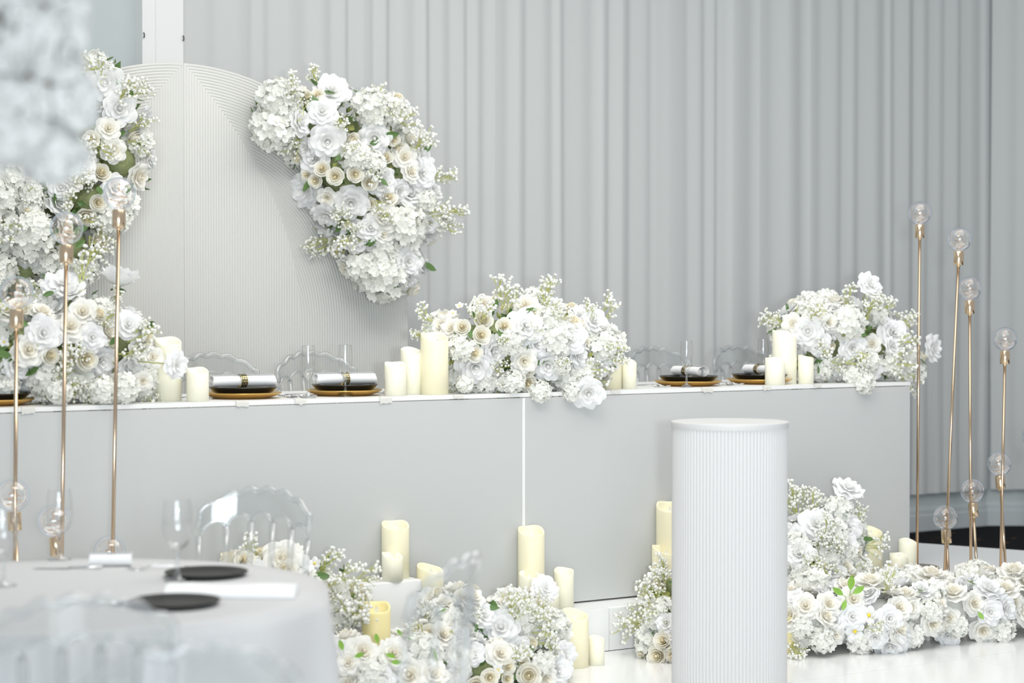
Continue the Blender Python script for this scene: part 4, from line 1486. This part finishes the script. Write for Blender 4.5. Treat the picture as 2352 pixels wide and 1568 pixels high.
# ------------------------------------------------------------------ clear chairs
def chair_parts():
    W, Hh, ZS = 0.205, 0.92, 0.455
    P = {}

    def yb(x, z):
        return 0.20 + 0.05 * (z - ZS) / 0.46 - 0.075 * (x / W) ** 2

    def zt(x):
        s = x / W
        return Hh - 0.075 * abs(s) ** 2.4

    pts = []
    n = 48
    for i in range(n + 1):
        x = -W + 2 * W * i / n
        pts.append((x, yb(x, Hh), zt(x) + 0.006 * math.sin(i / n * 2 * pi * 6)))
    ends = lambda s: [(s * W, yb(W, Hh) - 0.002, zt(W) - 0.015), (s * W * 1.005, yb(W, 0.8) - 0.002, 0.79)]
    P['top_rail'] = MB().tube(ends(-1)[::-1] + pts + ends(1), 0.0115, 10).mesh('chair_top_rail', 'acrylic')
    xs = [-W + 2 * W * k / 5 for k in range(6)]

    def za(x):
        b0 = 0.800 - 0.05 * (x / W) ** 2
        k = min(int((x + W) / (2 * W / 5)), 4)
        m_ = (xs[k] + xs[k + 1]) / 2
        s = (x - m_) / (W / 5)
        return b0 + 0.042 * math.sqrt(max(0, 1 - s * s))
    mb = MB()
    nn = 50
    for sgn in (1, -1):
        def fn(u, v, sgn=sgn):
            x = -W + 2 * W * u
            z = za(x) + (zt(x) - za(x)) * v
            return (x * sgn, yb(x, z) + 0.004 * sgn, z)
        mb.grid(fn, nn, 4)
    # lower lip of the sheet
    mb.grid(lambda u, v: (-W + 2 * W * u, yb(-W + 2 * W * u, 0.78) + 0.004 * (1 - 2 * v), za(-W + 2 * W * u)), nn, 1)
    P['back_sheet'] = mb.mesh('chair_back_sheet', 'acrylic_sheet')
    for k, x in enumerate(xs):
        arc = []
    mb = MB()
    for k in range(5):
        arc = []
        for i in range(9):
            x = xs[k] + (xs[k + 1] - xs[k]) * (0.02 + 0.96 * i / 8)
            arc.append((x, yb(x, 0.79), za(x)))
        mb.tube(arc, 0.0075, 6)
    P['arch_trim'] = mb.mesh('chair_arch_trim', 'acrylic')
    P['spindles'] = []
    for x in xs:
        P['spindles'].append(MB().tube([(x * 0.93, yb(x, ZS), ZS), (x * 0.97, yb(x, 0.62), 0.62), (x, yb(x, 0.79), 0.812 - 0.05 * (x / W) ** 2)], [0.011, 0.0105, 0.013], 8).mesh('chair_spindle', 'acrylic'))
    P['seat'] = rbox(0.44, 0.44, 0.03, 0.05).mesh('chair_seat', 'acrylic_sheet', 'edge')
    P['legs'] = []
    for sx in (-1, 1):
        P['legs'].append(MB().tube([(sx * 0.19, -0.19, ZS - 0.03), (sx * 0.185, -0.2, 0.2), (sx * 0.19, -0.205, 0)], [0.021, 0.017, 0.012], 10).mesh('chair_leg', 'acrylic'))
        P['legs'].append(MB().tube([(sx * 0.185, 0.18, ZS - 0.03), (sx * 0.185, 0.21, 0.2), (sx * 0.19, 0.25, 0)], [0.021, 0.017, 0.012], 10).mesh('chair_leg', 'acrylic'))
    return P


CP = chair_parts()


def chair(label, loc, face, group=None):
    """face: direction the sitter looks (local -y)"""
    rz = math.atan2(face[1], face[0]) + pi / 2
    t = thing('clear_chair', label, 'chair', loc, rz, group)
    obj('top_rail', CP['top_rail'], t)
    obj('back_sheet', CP['back_sheet'], t)
    obj('arch_trim', CP['arch_trim'], t)
    for s in CP['spindles']:
        obj('spindle', s, t)
    obj('seat', CP['seat'], t, (0, 0, 0.425))
    for l in CP['legs']:
        obj('leg', l, t)
    return t


BY = 1.0
for px, lab in ((484, 'clear scalloped-back chair behind the place setting with the short candle'), (712, 'clear scalloped-back chair behind the pair of champagne flutes'),
                (1497, 'clear scalloped-back chair behind the end-on napkin roll'), (1690, 'clear scalloped-back chair behind the half hidden place setting')):
    p = col(px, BY, STAGE)
    chair(lab, (p.x, BY - 0.24, STAGE), (0, -1))

# ------------------------------------------------------------------ round guest table in the foreground
TC = at_d(130, 1352, 5.58)
TC.z = 0
TR = 0.76
TH = 0.75
rtab = thing('round_table', 'round banquet table hidden under the pale tablecloth', 'table', TC)
obj('table_top', MB().lathe([(0, TH - 0.03), (TR - 0.01, TH - 0.03), (TR - 0.004, TH - 0.016), (TR - 0.01, TH - 0.004), (0, TH - 0.004)], 64).mesh('round_top', 'white_paint'), rtab)
for k in range(4):
    a = k * pi / 2 + 0.4
    obj('leg', MB().tube([(0.45 * math.cos(a), 0.45 * math.sin(a), 0), (0.4 * math.cos(a), 0.4 * math.sin(a), TH - 0.03)], 0.016, 8).mesh('leg', 'dark'), rtab)
mb = MB()
rc = random.Random(9)
phs = [rc.uniform(0, 6.28) for _ in range(4)]


def cloth(u, v):
    a = 2 * pi * u
    if v < 0.3:
        return (TR * v / 0.3 * math.cos(a), TR * v / 0.3 * math.sin(a), TH)
    t = (v - 0.3) / 0.7
    w = 0.5 + 0.5 * math.sin(11 * a + phs[0] + 0.8 * math.sin(3 * a + phs[1]))
    r = TR + 0.006 * min(1, t * 12) + t * 0.02 + 0.075 * w * w * t ** 0.6 + 0.008 * math.sin(23 * a + phs[2]) * t
    return (r * math.cos(a), r * math.sin(a), TH - 0.002 - t * (TH - 0.03) if t > 0.02 else TH - 0.001)


mb.grid(cloth, 176, 30, 0, True)
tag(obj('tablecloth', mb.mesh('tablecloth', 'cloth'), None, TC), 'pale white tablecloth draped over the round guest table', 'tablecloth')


def on_t(px, py):
    return on_z(px, py, TH + 0.0005)


p1 = on_t(474, 1322)
PL1 = plate_mesh('dark_plate', 96 / ppm(p1), 0.013, 'plate_fg')
tag(obj('dark_plate', PL1, None, p1), 'dark plate beside the stemmed flute near the far edge of the round table', 'plate')
p2 = on_t(400, 1389)
tag(obj('dark_plate', PL1, None, p2), 'dark plate behind the clear chair spindle on the round table', 'plate')
# folded napkins / cards lying on the table
a_, b_ = on_t(545, 1352), on_t(400, 1340)


def cloth_slab(L, W, h, seed):
    def fn(u, v):
        x, y = (u - .5) * L, (v - .5) * W
        return (x, y, h * (1 - 0.6 * abs(2 * v - 1) ** 4) + 0.002 * math.sin(9 * u + seed))
    mb = MB().grid(fn, 12, 6)
    mb.grid(lambda u, v: ((u - .5) * L, (.5 - v) * W, 0.001), 12, 6)
    for vv in (0, 1):
        mb.grid(lambda u, v, vv=vv: ((u - .5) * L, (vv - .5) * W, 0.001 + v * (fn(u, vv)[2] - 0.001)), 12, 1)
    for uu in (0, 1):
        mb.grid(lambda u, v, uu=uu: ((uu - .5) * L, (u - .5) * W, 0.001 + v * (fn(uu, u)[2] - 0.001)), 6, 1)
    return mb.mesh('folded_napkin', 'linen')


ang = math.atan2(RT.y, RT.x)
tag(obj('folded_napkin', cloth_slab(0.36, 0.13, 0.030, 1), None, on_t(535, 1366), (0, 0, ang - 0.03)), 'folded white napkin lying across the dark plate by the table edge', 'napkin')
tag(obj('rolled_napkin', NAP, None, on_t(255, 1300) + Vector((0, 0, 0.021)), (0, 0, ang + 0.1), (0.46, 0.8, 0.78)), 'rolled white napkin lying near the far edge of the round table', 'napkin')
tag(obj('fork', FRK, None, on_t(330, 1308), (0, 0, ang + pi / 2 + 0.2)), 'silver fork between the rolled napkin and the far dark plate', 'fork')
tag(obj('knife', KNF, None, on_t(160, 1306), (0, 0, ang + pi / 2)), 'silver knife lying before the goblet on the round table', 'knife')
tag(obj('spoon', SPN, None, on_t(250, 1389), (0, 0, ang - pi / 2)), 'silver spoon beside the near dark plate on the round table', 'spoon')

GB = MB().lathe([(0.004, 0.075), (0.020, 0.082), (0.032, 0.100), (0.0365, 0.125), (0.0365, 0.150), (0.034, 0.180), (0.031, 0.200)], 36).mesh('goblet_bowl', 'shell')
GS = MB().lathe([(0, 0), (0.034, 0), (0.0345, 0.0015), (0.012, 0.008), (0.0055, 0.02), (0.005, 0.05), (0.008, 0.07), (0.012, 0.078), (0, 0.08)], 32).mesh('goblet_stem', 'glass')


def goblet(label, loc, s=1.12):
    t = thing('wine_goblet', label, 'glass', loc)
    obj('bowl', GB, t, scale=s)
    obj('stem', GS, t, scale=s)


goblet('clear stemmed goblet before the bulb lamps on the round table', on_t(137, 1284))
goblet('clear stemmed goblet at the table side away from the pedestal', on_t(8, 1345))
goblet('clear wine goblet beside the far dark plate on the round table', on_t(408, 1333), 1.2)

# chairs around it
def chair_at(label, px, d, face_t=None, face=None, zfl=0.0):
    p = at_d(px, 1300, d)
    p.z = zfl
    f_ = face if face is not None else (face_t - p)
    f_ = Vector((f_.x, f_.y, 0)).normalized()
    chair(label, p + f_ * 0.22, f_)


chair_at('clear scalloped-back chair on the far side of the round table', 598, 6.83, TC)
chair_at('clear chair seen side-on, pulled back from the round table', 1055, 5.0, None, (F0 * 0.33 - RT * 0.94))
chair_at('clear chair with its back to the camera at the round table', 185, 4.3, TC)
chair_at('clear chair standing apart behind the others, only its rail in view', 440, 3.67, None, (F0 * 0.9 - RT * 0.3))

# ------------------------------------------------------------------ tall blossom centrepiece beside the camera's left
KD = 3.5
bl = []
for px, py, rp, dd in ((-90, 40, 170, 0.0), (60, 70, 120, 0.0), (80, 190, 105, 0.02), (150, 230, 62, 0.0), (30, 270, 95, -0.03), (115, 345, 55, 0.0), (-100, 250, 150, 0.05), (140, 110, 55, 0.05), (-40, -60, 150, 0.05)):
    p = at_d(px, py, KD + dd)
    bl.append((p, rp / ppm(p)))
kx = at_d(-190, 300, KD)
K_ = Arr('blossom_centrepiece', 'tall gold stand topped with a cloud of white blossom close beside the camera', bl, Vector((kx.x, kx.y, 0)), core='branch')
K_.fill(120, {'P': 1}, (0.034, 0.052), 50, gap=0.5, camside=-0.6, tries=9000)
obj('pole', MB().tube([(0, 0, 0.01), (0, 0, bl[6][0].z)], 0.012, 10).mesh('pole', 'gold'), K_.root)
obj('base_plate', MB().lathe([(0, 0), (0.16, 0), (0.16, 0.012), (0, 0.012)], 32).mesh('pole_base', 'gold', 'edge'), K_.root)
rb = random.Random(4)
for i in range(10):
    c, R = rb.choice(bl)
    v0 = Vector((rb.uniform(-1, 1), rb.uniform(-1, 1), rb.uniform(-1, 1))).normalized()
    s0 = Vector((0, 0, bl[6][0].z - 0.1))
    e0 = c + v0 * R - K_.base
    obj('twig', MB().tube([s0, (s0 + e0) / 2 + Vector((0, 0, 0.03)), e0], 0.004, 5).mesh('twig', 'branch'), K_.root)
